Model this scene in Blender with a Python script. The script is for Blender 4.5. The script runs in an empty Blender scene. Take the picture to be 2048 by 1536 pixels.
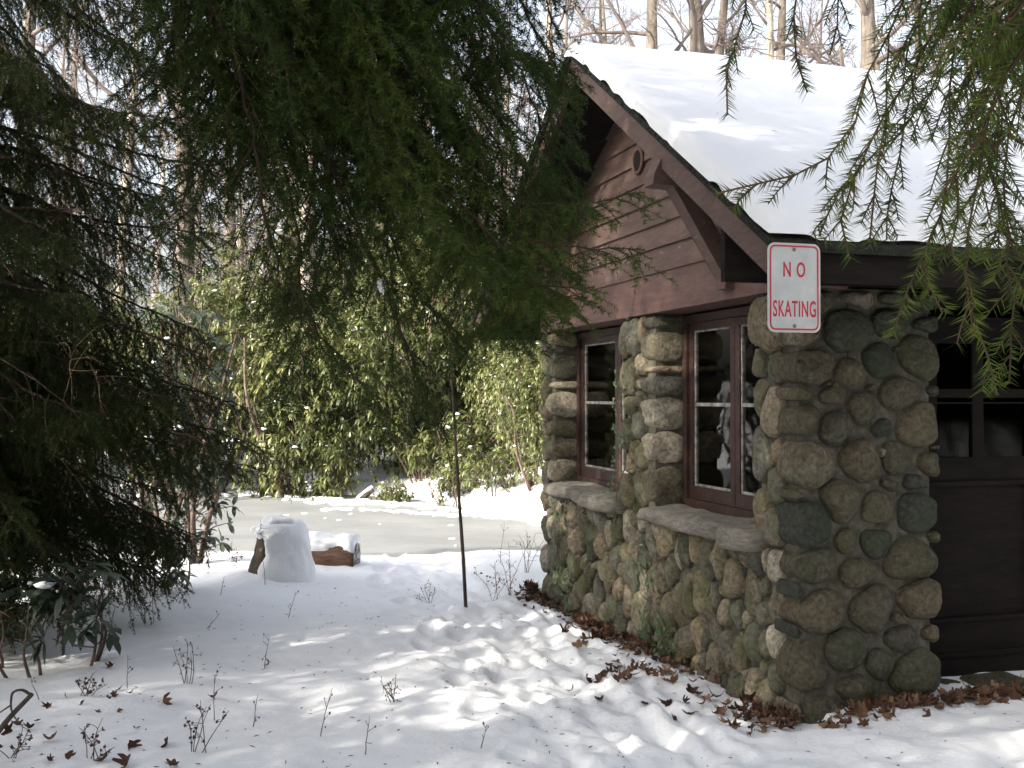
import bpy, math, numpy as np
from mathutils import Vector
sc = bpy.context.scene
COL = sc.collection
R = math.radians

# ---------------------------------------------------------------- camera
cam_d = bpy.data.cameras.new('camera'); cam = bpy.data.objects.new('camera', cam_d); COL.objects.link(cam)
F, H0, PITCH = 2150.0, 1.6, 0.0111
cam_d.sensor_width = 36; cam_d.lens = F / 2048 * 36
cam.location = (0, 0, H0); cam.rotation_euler = (math.pi / 2 + PITCH, 0, 0)
cam_d.clip_start = 0.05; cam_d.clip_end = 1000
sc.camera = cam

# ---------------------------------------------------------------- sky, sun, exposure
SUN_EL, SUN_AZ = R(29), math.atan2(-0.80, -0.60)      # azimuth measured from +Y towards +X
world = bpy.data.worlds.new('World'); sc.world = world; world.use_nodes = True
wn = world.node_tree.nodes; wl = world.node_tree.links
bg = wn['Background']; bg.inputs['Strength'].default_value = 0.15
sky = wn.new('ShaderNodeTexSky'); sky.sky_type = 'NISHITA'; sky.sun_disc = False
sky.sun_elevation = SUN_EL; sky.sun_rotation = SUN_AZ
sky.air_density = 1.0; sky.dust_density = 6.0; sky.ozone_density = 1.0
hs = wn.new('ShaderNodeHueSaturation'); hs.inputs['Saturation'].default_value = .42     # thin winter overcast veils the blue
wl.new(sky.outputs[0], hs.inputs['Color']); wl.new(hs.outputs[0], bg.inputs[0])
sun_d = bpy.data.lights.new('sun', 'SUN'); sun_d.energy = 2.9; sun_d.angle = R(0.55); sun_d.color = (1.0, 0.93, 0.80)
sun = bpy.data.objects.new('sun', sun_d); COL.objects.link(sun)
sd = Vector((math.sin(SUN_AZ) * math.cos(SUN_EL), math.cos(SUN_AZ) * math.cos(SUN_EL), math.sin(SUN_EL)))
sun.rotation_euler = sd.to_track_quat('Z', 'Y').to_euler(); sun.location = (-20, -15, 30)
sc.view_settings.view_transform = 'Standard'; sc.view_settings.look = 'None'
sc.view_settings.gamma = 1.0; sc.view_settings.use_curve_mapping = False
sc.view_settings.exposure = 1.75
sc.cycles.max_bounces = 6; sc.cycles.diffuse_bounces = 3; sc.cycles.glossy_bounces = 3
sc.cycles.transparent_max_bounces = 12; sc.cycles.use_denoising = True

# ---------------------------------------------------------------- helpers
def A(*a): return np.array(a, float)
def nrm(v): return v / np.maximum(np.linalg.norm(v, axis=-1, keepdims=True), 1e-9)

def at(px, py, y):
    """photo pixel (2048 wide) at depth y -> world point"""
    c, s = math.cos(PITCH), math.sin(PITCH)
    X, Y = (px - 1024) / F, -(py - 768) / F
    d = A(X, c - Y * s, s + Y * c)
    return A(0, 0, H0) + d * (y / d[1])

def _hash(i, j, k, seed):
    n = (i * 374761393 + j * 668265263 + k * 2147483647 + seed * 974711) & 0xffffffff
    n = ((n ^ (n >> 13)) * 1274126177) & 0xffffffff
    n = (n ^ (n >> 16)) & 0xffffffff
    return n / 4294967295.0
def vnoise(p, seed=0):
    p = np.asarray(p, float)
    if p.shape[-1] == 2: p = np.concatenate([p, np.zeros(p.shape[:-1] + (1,))], -1)
    i = np.floor(p).astype(np.int64); f = p - i; f = f * f * (3 - 2 * f)
    r = 0
    for a in (0, 1):
        for b in (0, 1):
            for c in (0, 1):
                w = (f[..., 0] if a else 1 - f[..., 0]) * (f[..., 1] if b else 1 - f[..., 1]) * (f[..., 2] if c else 1 - f[..., 2])
                r = r + w * _hash(i[..., 0] + a, i[..., 1] + b, i[..., 2] + c, seed)
    return r * 2 - 1
def fbm(p, seed=0, o=4, g=0.5):
    p = np.asarray(p, float); r = 0; a = 1
    for k in range(o):
        r = r + a * vnoise(p * 2 ** k, seed + k * 17); a *= g
    return r
def sstep(a, b, x):
    t = np.clip((x - a) / (b - a), 0, 1); return t * t * (3 - 2 * t)

class Geo:
    def __init__(s): s.v = []; s.t = []; s.q = []; s.mt = []; s.mq = []; s.tone = []; s.n = 0
    def add(s, v, tris=None, quads=None, mat=0, tone=0.5):
        v = np.asarray(v, float).reshape(-1, 3)
        if tris is not None and len(tris):
            t = np.asarray(tris, np.int64).reshape(-1, 3); s.t.append(t + s.n); s.mt.append(np.full(len(t), mat))
        if quads is not None and len(quads):
            q = np.asarray(quads, np.int64).reshape(-1, 4); s.q.append(q + s.n); s.mq.append(np.full(len(q), mat))
        s.v.append(v); s.tone.append(np.broadcast_to(np.asarray(tone, float), (len(v),))); s.n += len(v)
        return s
    def box(s, lo, hi, mat=0, tone=0.5):
        lo, hi = A(*lo), A(*hi)
        v = [[(lo, hi)[a][0], (lo, hi)[b][1], (lo, hi)[c][2]] for a in (0, 1) for b in (0, 1) for c in (0, 1)]
        return s.add(v, quads=[(0, 1, 3, 2), (4, 6, 7, 5), (0, 4, 5, 1), (2, 3, 7, 6), (0, 2, 6, 4), (1, 5, 7, 3)], mat=mat, tone=tone)
    def hexa(s, c8, mat=0, tone=0.5):
        return s.add(c8, quads=[(0, 3, 2, 1), (4, 5, 6, 7), (0, 1, 5, 4), (1, 2, 6, 5), (2, 3, 7, 6), (3, 0, 4, 7)], mat=mat, tone=tone)
    def tube(s, P, r, k=6, mat=0, tone=0.5, bump=0.0, seed=0, cap=True):
        P = np.asarray(P, float); n = len(P); r = np.broadcast_to(np.asarray(r, float), (n,))
        T = nrm(np.gradient(P, axis=0))
        ref = A(0, 0, 1) if abs(T[0][2]) < 0.9 else A(1, 0, 0)
        U = np.zeros((n, 3)); u = nrm(np.cross(T[0], ref))
        for i in range(n):
            u = nrm(u - T[i] * (u @ T[i])); U[i] = u
        W = np.cross(T, U); a = np.arange(k) * 2 * math.pi / k
        rr = r[:, None] * np.ones((1, k))
        V = P[:, None] + rr[..., None] * (np.cos(a)[None, :, None] * U[:, None] + np.sin(a)[None, :, None] * W[:, None])
        if bump:
            d = V - P[:, None]
            V = P[:, None] + d * (1 + bump * fbm(np.concatenate([nrm(d) * 2.2, ], -1) + P[:, None] * A(1, 1, .35) * 1.3, seed)[..., None])
        i = np.arange(n - 1)[:, None] * k; j = np.arange(k)[None]; j2 = (j + 1) % k
        q = np.stack([i + j, i + j2, i + k + j2, i + k + j], -1).reshape(-1, 4)
        vv = V.reshape(-1, 3); tr = []
        if cap:
            vv = np.concatenate([vv, P[:1], P[-1:]]); m = n * k
            jj = np.arange(k); jj2 = (jj + 1) % k
            tr = np.concatenate([np.stack([jj2, jj, np.full(k, m)], -1), np.stack([(n - 1) * k + jj, (n - 1) * k + jj2, np.full(k, m + 1)], -1)])
        if np.ndim(tone) == 1: tone = np.concatenate([np.repeat(tone, k), ([tone[0], tone[-1]] if cap else [])])
        return s.add(vv, tr, q, mat, tone)
    def segs(s, a, b, ra, rb, mat=0, tone=0.5):
        """many thin three-sided twigs at once"""
        a = np.asarray(a, float); b = np.asarray(b, float); n = len(a)
        if n == 0: return s
        T = nrm(b - a); ref = np.where(np.abs(T[:, 2:3]) < .9, A(0, 0, 1), A(1, 0, 0))
        U = nrm(np.cross(T, ref)); W = np.cross(T, U); V = []
        for base, r in ((a, ra), (b, rb)):
            r = np.broadcast_to(np.asarray(r, float), (n,))[:, None]
            for k in range(3):
                t = k * 2 * math.pi / 3; V.append(base + r * (math.cos(t) * U + math.sin(t) * W))
        V = np.stack(V, 1); o = np.arange(n)[:, None] * 6
        q = np.concatenate([o + A(0, 1, 4, 3).astype(int), o + A(1, 2, 5, 4).astype(int), o + A(2, 0, 3, 5).astype(int)])
        tone = np.repeat(np.broadcast_to(np.asarray(tone, float), (n,)), 6)
        return s.add(V.reshape(-1, 3), None, q, mat, tone)
    def join(s, o, mat=0):
        for t in o.t: s.t.append(t + s.n); s.mt.append(np.full(len(t), mat))
        for q in o.q: s.q.append(q + s.n); s.mq.append(np.full(len(q), mat))
        s.v += o.v; s.tone += o.tone; s.n += o.n
        return s
    def mesh(s, name, mats, smooth=True):
        me = bpy.data.meshes.new(name); v = np.concatenate(s.v)
        t = np.concatenate(s.t) if s.t else np.zeros((0, 3), np.int64); q = np.concatenate(s.q) if s.q else np.zeros((0, 4), np.int64)
        me.vertices.add(len(v)); me.vertices.foreach_set('co', v.astype(np.float32).ravel())
        li = np.concatenate([t.ravel(), q.ravel()]).astype(np.int32)
        me.loops.add(len(li)); me.loops.foreach_set('vertex_index', li)
        npoly = len(t) + len(q); me.polygons.add(npoly)
        tot = np.concatenate([np.full(len(t), 3), np.full(len(q), 4)]).astype(np.int32)
        me.polygons.foreach_set('loop_start', (np.cumsum(tot) - tot).astype(np.int32))
        me.polygons.foreach_set('loop_total', tot)
        mi = np.concatenate([np.concatenate(s.mt) if s.mt else [], np.concatenate(s.mq) if s.mq else []]).astype(np.int32)
        me.polygons.foreach_set('material_index', mi)
        me.polygons.foreach_set('use_smooth', np.full(npoly, smooth))
        at_ = me.attributes.new('tone', 'FLOAT', 'POINT'); at_.data.foreach_set('value', np.concatenate(s.tone).astype(np.float32))
        for m in (mats if isinstance(mats, (list, tuple)) else [mats]): me.materials.append(m)
        me.update(calc_edges=True)
        return me
    def obj(s, name, mats, parent=None, smooth=True):
        o = bpy.data.objects.new(name, s.mesh(name, mats, smooth)); COL.objects.link(o)
        if parent: o.parent = parent
        return o

def thing(name, label, cat, loc=(0, 0, 0), rz=0, group=None):
    o = bpy.data.objects.new(name, None); COL.objects.link(o); o.empty_display_size = .1
    o.location = loc; o.rotation_euler = (0, 0, rz); return tag(o, label, cat, group)
def tag(o, label, cat, group=None):
    o['label'] = label; o['category'] = cat
    if group: o['group'] = group
    return o
def share(o, name, parent, loc=(0, 0, 0), rz=0, scale=1.0):
    c = bpy.data.objects.new(name, o.data if hasattr(o, 'data') else o); COL.objects.link(c); c.parent = parent
    c.location = loc; c.rotation_euler = (0, 0, rz); c.scale = (scale,) * 3
    return c

# ---------------------------------------------------------------- materials
def mat(name, ramp, attr=0.0, scale=8.0, detail=6.0, mott=0.35, mscale=None, rough=0.8, bump=0.3, bscale=None, bdist=0.01,
        spec=0.3, stretch=(1, 1, 1), over=None, over2=None, transl=None, wave=None):
    """ramp: colours looked up by noise mixed with the per-piece 'tone' attribute (attr = its weight)"""
    m = bpy.data.materials.new(name); m.use_nodes = True; N = m.node_tree.nodes; L = m.node_tree.links
    b = N['Principled BSDF']; b.inputs['Roughness'].default_value = rough; b.inputs['Specular IOR Level'].default_value = spec
    tc = N.new('ShaderNodeTexCoord'); mp = N.new('ShaderNodeMapping'); mp.inputs['Scale'].default_value = stretch
    L.new(tc.outputs['Object'], mp.inputs[0])
    def noise(sc_, det=detail, rg=.6):
        n = N.new('ShaderNodeTexNoise'); n.inputs['Scale'].default_value = sc_; n.inputs['Detail'].default_value = det
        n.inputs['Roughness'].default_value = rg; L.new(mp.outputs[0], n.inputs['Vector']); return n.outputs['Fac']
    def math_(op, a, b_, c=None):
        n = N.new('ShaderNodeMath'); n.operation = op
        for i, x in enumerate((a, b_, c)):
            if x is None: continue
            if isinstance(x, (int, float)): n.inputs[i].default_value = x
            else: L.new(x, n.inputs[i])
        return n.outputs[0]
    def rampn(fac, stops):
        r = N.new('ShaderNodeValToRGB'); e = r.color_ramp.elements
        while len(e) < len(stops): e.new(.5)
        for x, (p, c) in zip(e, stops):
            x.position = p; x.color = (*c, 1) if len(c) == 3 else c
        L.new(fac, r.inputs[0]); return r.outputs[0]
    n1 = noise(scale)
    n1 = math_('MULTIPLY_ADD', n1, 2.0, -0.5)
    if attr:
        a = N.new('ShaderNodeAttribute'); a.attribute_name = 'tone'
        fac = math_('ADD', math_('MULTIPLY', a.outputs['Fac'], attr), math_('MULTIPLY', n1, 1 - attr))
    else: fac = n1
    col = rampn(fac, ramp)
    def mix(c1, c2, f, typ='MIX'):
        x = N.new('ShaderNodeMix'); x.data_type = 'RGBA'; x.blend_type = typ
        if isinstance(f, (int, float)): x.inputs[0].default_value = f
        else: L.new(f, x.inputs[0])
        for i, c in ((6, c1), (7, c2)):
            if isinstance(c, tuple): x.inputs[i].default_value = (*c, 1)
            else: L.new(c, x.inputs[i])
        return x.outputs[2]
    if mott:
        g = rampn(noise(mscale or scale * 3.7), [(.3, (1 - mott,) * 3), (.7, (1 + mott * .6,) * 3)])
        col = mix(col, g, 1.0, 'MULTIPLY')
    for ov in (over, over2):
        if ov:
            f = rampn(noise(ov['scale'], 5, .65), [(ov['lo'], (0, 0, 0)), (ov['hi'], (ov.get('amt', 1),) * 3)])
            col = mix(col, ov['col'], f)
    L.new(col, b.inputs['Base Color'])
    if bump:
        bn = N.new('ShaderNodeBump'); bn.inputs['Strength'].default_value = bump; bn.inputs['Distance'].default_value = bdist
        hgt = noise(bscale or scale * 4, 8, .65)
        L.new(hgt, bn.inputs['Height']); L.new(bn.outputs[0], b.inputs['Normal'])
    if transl:
        out = N['Material Output']; tr = N.new('ShaderNodeBsdfTranslucent'); L.new(col, tr.inputs[0])
        ms = N.new('ShaderNodeMixShader'); ms.inputs[0].default_value = transl
        L.new(b.outputs[0], ms.inputs[1]); L.new(tr.outputs[0], ms.inputs[2]); L.new(ms.outputs[0], out.inputs[0])
    return m

SNOWC = (.86, .87, .89)
M_snow = mat('snow', [(0, (.84, .85, .88)), (1, (.88, .89, .90))], scale=3, mott=.02, rough=.65, bump=.35, bscale=38, bdist=.02, spec=.25)
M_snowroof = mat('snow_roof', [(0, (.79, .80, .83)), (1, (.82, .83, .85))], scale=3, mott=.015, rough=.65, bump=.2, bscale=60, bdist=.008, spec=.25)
M_ice = mat('pond_ice', [(.2, (.19, .195, .197)), (.8, (.255, .26, .26))], scale=.5, mott=.12, mscale=5, rough=.45, bump=.08, bscale=9, spec=.35, stretch=(1, 2, 1))
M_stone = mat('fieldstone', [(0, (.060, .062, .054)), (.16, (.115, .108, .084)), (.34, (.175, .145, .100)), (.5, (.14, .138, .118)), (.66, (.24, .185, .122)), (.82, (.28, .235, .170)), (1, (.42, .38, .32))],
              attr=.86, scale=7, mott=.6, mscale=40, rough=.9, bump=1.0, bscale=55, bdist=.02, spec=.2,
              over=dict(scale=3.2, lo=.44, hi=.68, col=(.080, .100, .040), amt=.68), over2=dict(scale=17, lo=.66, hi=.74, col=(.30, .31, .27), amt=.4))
M_stonedark = mat('fieldstone_shaded', [(0, (.034, .039, .036)), (.3, (.072, .072, .055)), (.6, (.098, .084, .058)), (.88, (.15, .12, .080)), (1, (.32, .29, .25))],  # darker copy of the fieldstone, the pier's shade put into its colour
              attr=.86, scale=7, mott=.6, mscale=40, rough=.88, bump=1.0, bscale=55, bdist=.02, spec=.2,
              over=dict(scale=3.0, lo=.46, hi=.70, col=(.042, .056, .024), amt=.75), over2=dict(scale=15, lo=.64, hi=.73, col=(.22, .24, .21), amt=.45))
M_mortar = mat('mortar', [(.2, (.075, .070, .056)), (.8, (.15, .138, .112))], scale=9, mott=.4, rough=.95, bump=.9, bscale=70, bdist=.015, spec=.1,
               over=dict(scale=4, lo=.5, hi=.7, col=(.06, .065, .03), amt=.6))
M_sill = mat('sill_slab', [(.1, (.13, .12, .10)), (.9, (.26, .235, .20))], scale=6, mott=.4, rough=.9, bump=.7, bscale=40, stretch=(1, 1, 4), spec=.2,
             over=dict(scale=4, lo=.55, hi=.7, col=(.09, .10, .045), amt=.5))
M_siding = mat('siding_paint', [(.1, (.080, .048, .040)), (.9, (.130, .084, .070))], attr=.25, scale=3, mott=.25, mscale=26, rough=.7, bump=.3, bscale=55, stretch=(1, .35, 1.6), spec=.3,
               over=dict(scale=24, lo=.64, hi=.69, col=(.24, .19, .16), amt=.7), over2=dict(scale=5, lo=.58, hi=.75, col=(.065, .040, .036), amt=.6))
M_trim = mat('trim_paint', [(.1, (.082, .041, .034)), (.9, (.128, .069, .056))], scale=2.5, mott=.3, mscale=18, rough=.6, bump=.3, bscale=50, stretch=(1, .5, 2), spec=.35,
             over=dict(scale=26, lo=.70, hi=.75, col=(.30, .24, .20), amt=.6), over2=dict(scale=4, lo=.56, hi=.72, col=(.07, .038, .034), amt=.6))
M_dark = mat('dark_timber', [(.1, (.006, .0045, .004)), (.9, (.014, .010, .008))], scale=4, mott=.3, rough=.8, spec=.15, bump=.3, stretch=(1, 1, 5))
M_frame = mat('window_paint', [(.1, (.028, .015, .012)), (.9, (.060, .032, .026))], scale=7, mott=.4, mscale=40, rough=.6, bump=.4, bscale=80,
              over=dict(scale=40, lo=.66, hi=.72, col=(.30, .22, .17), amt=.6))
M_putty = mat('window_putty', [(.2, (.12, .11, .10)), (.8, (.40, .39, .37))], scale=20, mott=.4, rough=.85, bump=.4, bscale=90)
M_shingle = mat('roof_shingle', [(.2, (.010, .011, .009)), (.8, (.024, .026, .019))], scale=14, mott=.5, rough=.95, bump=.8, bscale=60)
M_bark = mat('bark', [(.1, (.055, .043, .034)), (.9, (.14, .115, .092))], scale=7, mott=.45, mscale=30, rough=.95, bump=1.0, bscale=26, bdist=.03, stretch=(1, 1, .22), spec=.15)
M_logbark = mat('log_bark', [(.1, (.085, .050, .036)), (.9, (.21, .13, .095))], scale=7, mott=.5, mscale=24, rough=.95, bump=1.0, bscale=26, bdist=.03, stretch=(.25, 1, 1), spec=.15)
M_barkgrey = mat('bark_grey', [(.1, (.085, .070, .058)), (.9, (.20, .172, .145))], scale=4, mott=.45, mscale=14, rough=.95, bump=1.0, bscale=9, bdist=.05, stretch=(1, 1, .22), spec=.15)
M_barkpale = mat('bark_pale', [(.1, (.22, .19, .155)), (.9, (.42, .37, .31))], scale=6, mott=.5, mscale=14, rough=.95, bump=1.0, bscale=12, bdist=.05, stretch=(1, 1, .25), spec=.15)
M_twig = mat('twig', [(.1, (.022, .015, .010)), (.9, (.11, .066, .038))], attr=.6, scale=9, mott=.3, rough=.9, bump=0)
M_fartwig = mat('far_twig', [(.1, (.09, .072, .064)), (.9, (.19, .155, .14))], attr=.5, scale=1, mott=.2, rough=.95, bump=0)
def needle_mat(name, a, b_, c):
    return mat(name, [(0, a), (.55, b_), (1, c)], attr=.75, scale=1.5, mott=.25, mscale=5, rough=.6, bump=0, spec=.18, transl=.22)
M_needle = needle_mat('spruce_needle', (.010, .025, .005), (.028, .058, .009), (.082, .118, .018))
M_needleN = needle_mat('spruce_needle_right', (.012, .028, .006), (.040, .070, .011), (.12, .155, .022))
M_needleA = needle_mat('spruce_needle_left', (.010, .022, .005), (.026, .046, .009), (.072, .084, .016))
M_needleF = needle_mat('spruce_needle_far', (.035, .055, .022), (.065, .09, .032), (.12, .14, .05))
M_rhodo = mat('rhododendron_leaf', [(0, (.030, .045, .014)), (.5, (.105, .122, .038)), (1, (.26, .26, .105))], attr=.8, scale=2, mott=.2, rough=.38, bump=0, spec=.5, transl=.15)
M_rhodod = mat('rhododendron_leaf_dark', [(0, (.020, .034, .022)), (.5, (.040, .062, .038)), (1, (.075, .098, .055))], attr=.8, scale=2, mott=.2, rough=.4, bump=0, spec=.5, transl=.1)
M_stem = mat('shrub_stem', [(.2, (.07, .048, .036)), (.8, (.17, .125, .10))], scale=8, mott=.3, rough=.9, bump=.3)
M_leaf = mat('dead_leaf', [(0, (.032, .018, .013)), (.4, (.075, .038, .025)), (.75, (.14, .075, .045)), (1, (.26, .165, .10))], attr=.85, scale=15, mott=.3, rough=.75, bump=0, transl=.15)
M_weed = mat('dry_stalk', [(.1, (.075, .050, .036)), (.9, (.17, .115, .080))], attr=.7, scale=9, mott=.2, rough=.9, bump=0)
M_ivy = mat('ivy_leaf', [(0, (.020, .045, .016)), (.6, (.045, .085, .025)), (1, (.09, .12, .035))], attr=.8, scale=9, mott=.2, rough=.45, bump=0, spec=.5)
M_signw = mat('sign_white', [(.2, (.42, .44, .435)), (.8, (.49, .51, .505))], scale=3, mott=.12, mscale=14, over=dict(scale=9, lo=.62, hi=.80, col=(.30, .27, .22), amt=.5), rough=.35, bump=.03, spec=.5)
M_signr = mat('sign_red', [(.2, (.42, .018, .035)), (.8, (.50, .026, .045))], scale=6, mott=.1, rough=.4, bump=0, spec=.5)
M_metal = mat('galvanised', [(.2, (.16, .16, .15)), (.8, (.30, .30, .29))], scale=20, mott=.3, rough=.4, bump=0)
M_soil = mat('litter_soil', [(.2, (.035, .022, .016)), (.8, (.075, .045, .030))], scale=14, mott=.5, rough=.95, bump=1, bscale=40)
def glass_mat(name, tint, refl, rough=.02):
    m = bpy.data.materials.new(name); m.use_nodes = True; N = m.node_tree.nodes; L = m.node_tree.links
    N.remove(N['Principled BSDF'])
    t = N.new('ShaderNodeBsdfTransparent'); t.inputs[0].default_value = (*tint, 1)
    g = N.new('ShaderNodeBsdfGlossy'); g.inputs['Roughness'].default_value = rough; g.inputs[0].default_value = (.9, .9, .9, 1)
    lw = N.new('ShaderNodeFresnel'); lw.inputs[0].default_value = refl
    mx = N.new('ShaderNodeMixShader'); L.new(lw.outputs[0], mx.inputs[0]); L.new(t.outputs[0], mx.inputs[1]); L.new(g.outputs[0], mx.inputs[2])
    L.new(mx.outputs[0], N['Material Output'].inputs[0]); return m
M_glass = glass_mat('old_glass', (.55, .56, .53), 1.27, .03)
M_doorglass = glass_mat('dull_glass', (.25, .27, .23), 1.16, .05)

# ---------------------------------------------------------------- ground
POND_Z = -0.30
def yfar(x): return np.clip(18.4 - .83 * (x + 1.3), 15.2, 21.5) + .35 * vnoise(np.stack([x * .55, x * 0], -1), 5)
HN = A(1.4486, 5.4408, 0); HA = .2914
HL, HG = A(math.cos(HA), math.sin(HA), 0), A(-math.sin(HA), math.cos(HA), 0)
def to_hut(x, y): return (x - HN[0]) * HL[0] + (y - HN[1]) * HL[1], (x - HN[0]) * HG[0] + (y - HN[1]) * HG[1]   # v, u
def hut_pt(v, u, z): return HN + HL * v + HG * u + A(0, 0, z)
def base_h(x, y):
    x = np.asarray(x, float); y = np.asarray(y, float)
    h = -.10 * sstep(5.5, 9.0, y)
    p2 = np.stack([x, y], -1)
    ynear = 12.1 + .22 * vnoise(np.stack([x * 1.3, x * 0 + 3], -1), 9) + .3 * sstep(-.2, 1.5, x)
    h = h - .50 * sstep(ynear - .5, ynear + .25, y)
    yf = yfar(x)
    h = h + .62 * sstep(yf - .25, yf + 1.4, y) + .085 * np.clip(y - yf - .3, 0, 25) + .02 * np.clip(y - 44, 0, 200)
    h = h + .10 * sstep(-1.5, -4, x) * sstep(3, 9, y) * (1 - sstep(10, 12, y))
    h = h + .25 * sstep(1.2, -1.2, np.abs(y - 30) - 12) * vnoise(p2 * .22, 3)
    return h
def ground_h(x, y):
    x = np.asarray(x, float); y = np.asarray(y, float); p = np.stack([x, y], -1)
    h = base_h(x, y)
    near = (1 - sstep(12.5, 16, y))
    h = h + .035 * fbm(p * .9, 11, 3) + near * (.012 * fbm(p * A(3.2, 2.6), 21, 3) + .0035 * fbm(p * 13, 23, 3))
    # trampled band of prints and drag tracks running from the foreground to the pond
    c = .62 - .27 * (y - 5) + .10 * np.sin(y * .9)
    band = np.exp(-((x - c) / .55) ** 2) * sstep(3.5, 5, y) * (1 - sstep(11, 12, y))
    lump = fbm(p * 5.5, 31, 3)
    h = h + band * (-.05 + .020 * lump + .011 * fbm(p * 15, 33, 2))
    for off, dep, w in ((.02, .035, .045), (.26, .045, .05), (.5, .03, .04), (-.28, .03, .045)):
        cc = c + off + .03 * np.sin(y * 2.3 + off * 9)
        h = h - dep * np.exp(-((x - cc) / w) ** 2) * sstep(3.5, 5, y) * (1 - sstep(9.6, 10.8, y)) * (.6 + .4 * vnoise(p * 2.1, 7))
        h = h + dep * .5 * np.exp(-((x - cc - w * 1.9) / (w * .8)) ** 2) * sstep(3.5, 5, y) * (1 - sstep(9.6, 10.8, y)) * (.6 + .6 * vnoise(p * 7, 8))
    v, u = to_hut(x, y)
    # churned snow beside the wall, right of the tracks
    ch = np.exp(-((v + .95) / .55) ** 2) * sstep(-.9, .4, u) * (1 - sstep(3.0, 4.2, u))
    h = h + ch * (.026 * fbm(p * 4.2, 41, 4) + .02 * np.abs(vnoise(p * 9, 42)))
    fr = np.exp(-((y - 4.6) / 1.0) ** 2) * sstep(-.6, .8, x)
    h = h + fr * .025 * fbm(p * 3.6, 51, 3)
    # prints
    for k, (fx, fy, a) in enumerate(PRINTS):
        dx, dy = x - fx, y - fy; ca, sa = math.cos(a), math.sin(a)
        q = ((dx * ca + dy * sa) / .075) ** 2 + ((-dx * sa + dy * ca) / .15) ** 2
        h = h - .032 * np.exp(-q * q) + .010 * np.exp(-(q - 2.2) ** 2)
    # snow thins where the leaf litter lies against the wall
    inside = (v > -.05) & (u > -.05) & (u < 4.1)
    wl_ = np.where(u < 0, np.hypot(np.minimum(v, 0) * (v < 0), u), np.abs(v))
    h = h - .05 * np.exp(-(np.maximum(-v, 0) / .22) ** 2) * (v < .1) * sstep(-.3, 0, u) * (1 - sstep(4.0, 4.4, u))
    # drift round the stump
    d = np.hypot(x + 2.13, y - 9.72); h = h + .07 * np.exp(-(d / .5) ** 2)
    d = np.hypot((x + 1.9) / 1.5, (y - 10.7) / .6); h = h + .05 * np.exp(-d ** 2)
    return h
rg = np.random.default_rng(3)
PRINTS = []
for k in range(26):
    yy = 4.4 + k * .29 + rg.normal(0, .06); PRINTS.append((.15 - .25 * (yy - 5) + (.13 if k % 2 else -.13) + rg.normal(0, .08), yy, .25 + rg.normal(0, .25)))
for k in range(14):
    yy = 5.0 + k * .33; PRINTS.append((1.05 - .30 * (yy - 5) + (.12 if k % 2 else -.12) + rg.normal(0, .05), yy, .3 + rg.normal(0, .3)))
def graded(lo, hi, step, far_lo, far_hi, grow=1.13):
    a = list(np.arange(lo, hi, step)); s = step; x = hi
    while x < far_hi: a.append(x); s *= grow; x += s
    s = step; x = lo - step; b = []
    while x > far_lo: b.append(x); s *= grow; x -= s
    return np.array(b[::-1] + a)
gx = graded(-3.2, 2.6, .026, -160, 160); gy = graded(3.6, 11.5, .028, -30, 220, 1.09)
X, Y = np.meshgrid(gx, gy); Z = ground_h(X, Y)
nx, ny = len(gx), len(gy); ii = (np.arange(ny - 1)[:, None] * nx + np.arange(nx - 1)[None])
g = Geo(); g.add(np.stack([X, Y, Z], -1).reshape(-1, 3), None, np.stack([ii, ii + 1, ii + nx + 1, ii + nx], -1).reshape(-1, 4))
o = g.obj('snow_ground', M_snow); o['kind'] = 'structure'
g = Geo(); g.add([(-40, 10.5, POND_Z), (30, 10.5, POND_Z), (30, 26, POND_Z), (-40, 26, POND_Z)], None, [(0, 1, 2, 3)])
o = g.obj('frozen_pond', M_ice); o['kind'] = 'structure'
def gh(x, y): return float(ground_h(np.array([x]), np.array([y]))[0])
# snow lumps: trail across the ice
rg = np.random.default_rng(8)
def blob(g, c, r, rng, mat=0, tone=.5, n=9, m=6, sq=1.0, rough=.25):
    th = np.linspace(0, 2 * math.pi, n, endpoint=False); ph = np.linspace(-math.pi / 2, math.pi / 2, m)
    T, P = np.meshgrid(th, ph); d = np.stack([np.cos(P) * np.cos(T), np.cos(P) * np.sin(T), np.sin(P)], -1)
    d = np.sign(d) * np.abs(d) ** sq
    s = 1 + rough * fbm(d * 1.3 + rng.uniform(-50, 50, 3), 3, 2)
    v = A(*c) + d * s[..., None] * np.asarray(r)
    i = np.arange(m - 1)[:, None] * n; j = np.arange(n)[None]; j2 = (j + 1) % n
    g.add(v.reshape(-1, 3), None, np.stack([i + j, i + j2, i + n + j2, i + n + j], -1).reshape(-1, 4), mat, tone)
g = Geo()
trail = [at(640, 1030, 18.1), at(760, 1022, 17.9), at(900, 1030, 17.2), at(1010, 1033, 16.9), at(1080, 1040, 16.5)]
for k in range(150):
    t = rg.uniform(0, 3.999); i = int(t); p = trail[i] * (1 - t + i) + trail[i + 1] * (t - i) + A(rg.normal(0, .05), rg.normal(0, .10), 0)
    blob(g, (p[0], p[1], POND_Z), (rg.uniform(.03, .09), rg.uniform(.03, .08), rg.uniform(.006, .02)), rg)
for k in range(10):
    p = at(rg.uniform(640, 900), rg.uniform(1045, 1090), 15.5); yy = rg.uniform(13.6, 17.5); p = at(rg.uniform(560, 960), 900, yy)
    blob(g, (p[0], yy, POND_Z), (rg.uniform(.02, .07), rg.uniform(.02, .06), rg.uniform(.006, .02)), rg)
for k in range(130):
    xx = rg.uniform(-6, 2.2); yy = float(yfar(np.array([xx]))[0]) - abs(rg.normal(0, .35))
    blob(g, (xx, yy, POND_Z), (rg.uniform(.05, .22), rg.uniform(.04, .14), rg.uniform(.01, .05)), rg)
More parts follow.
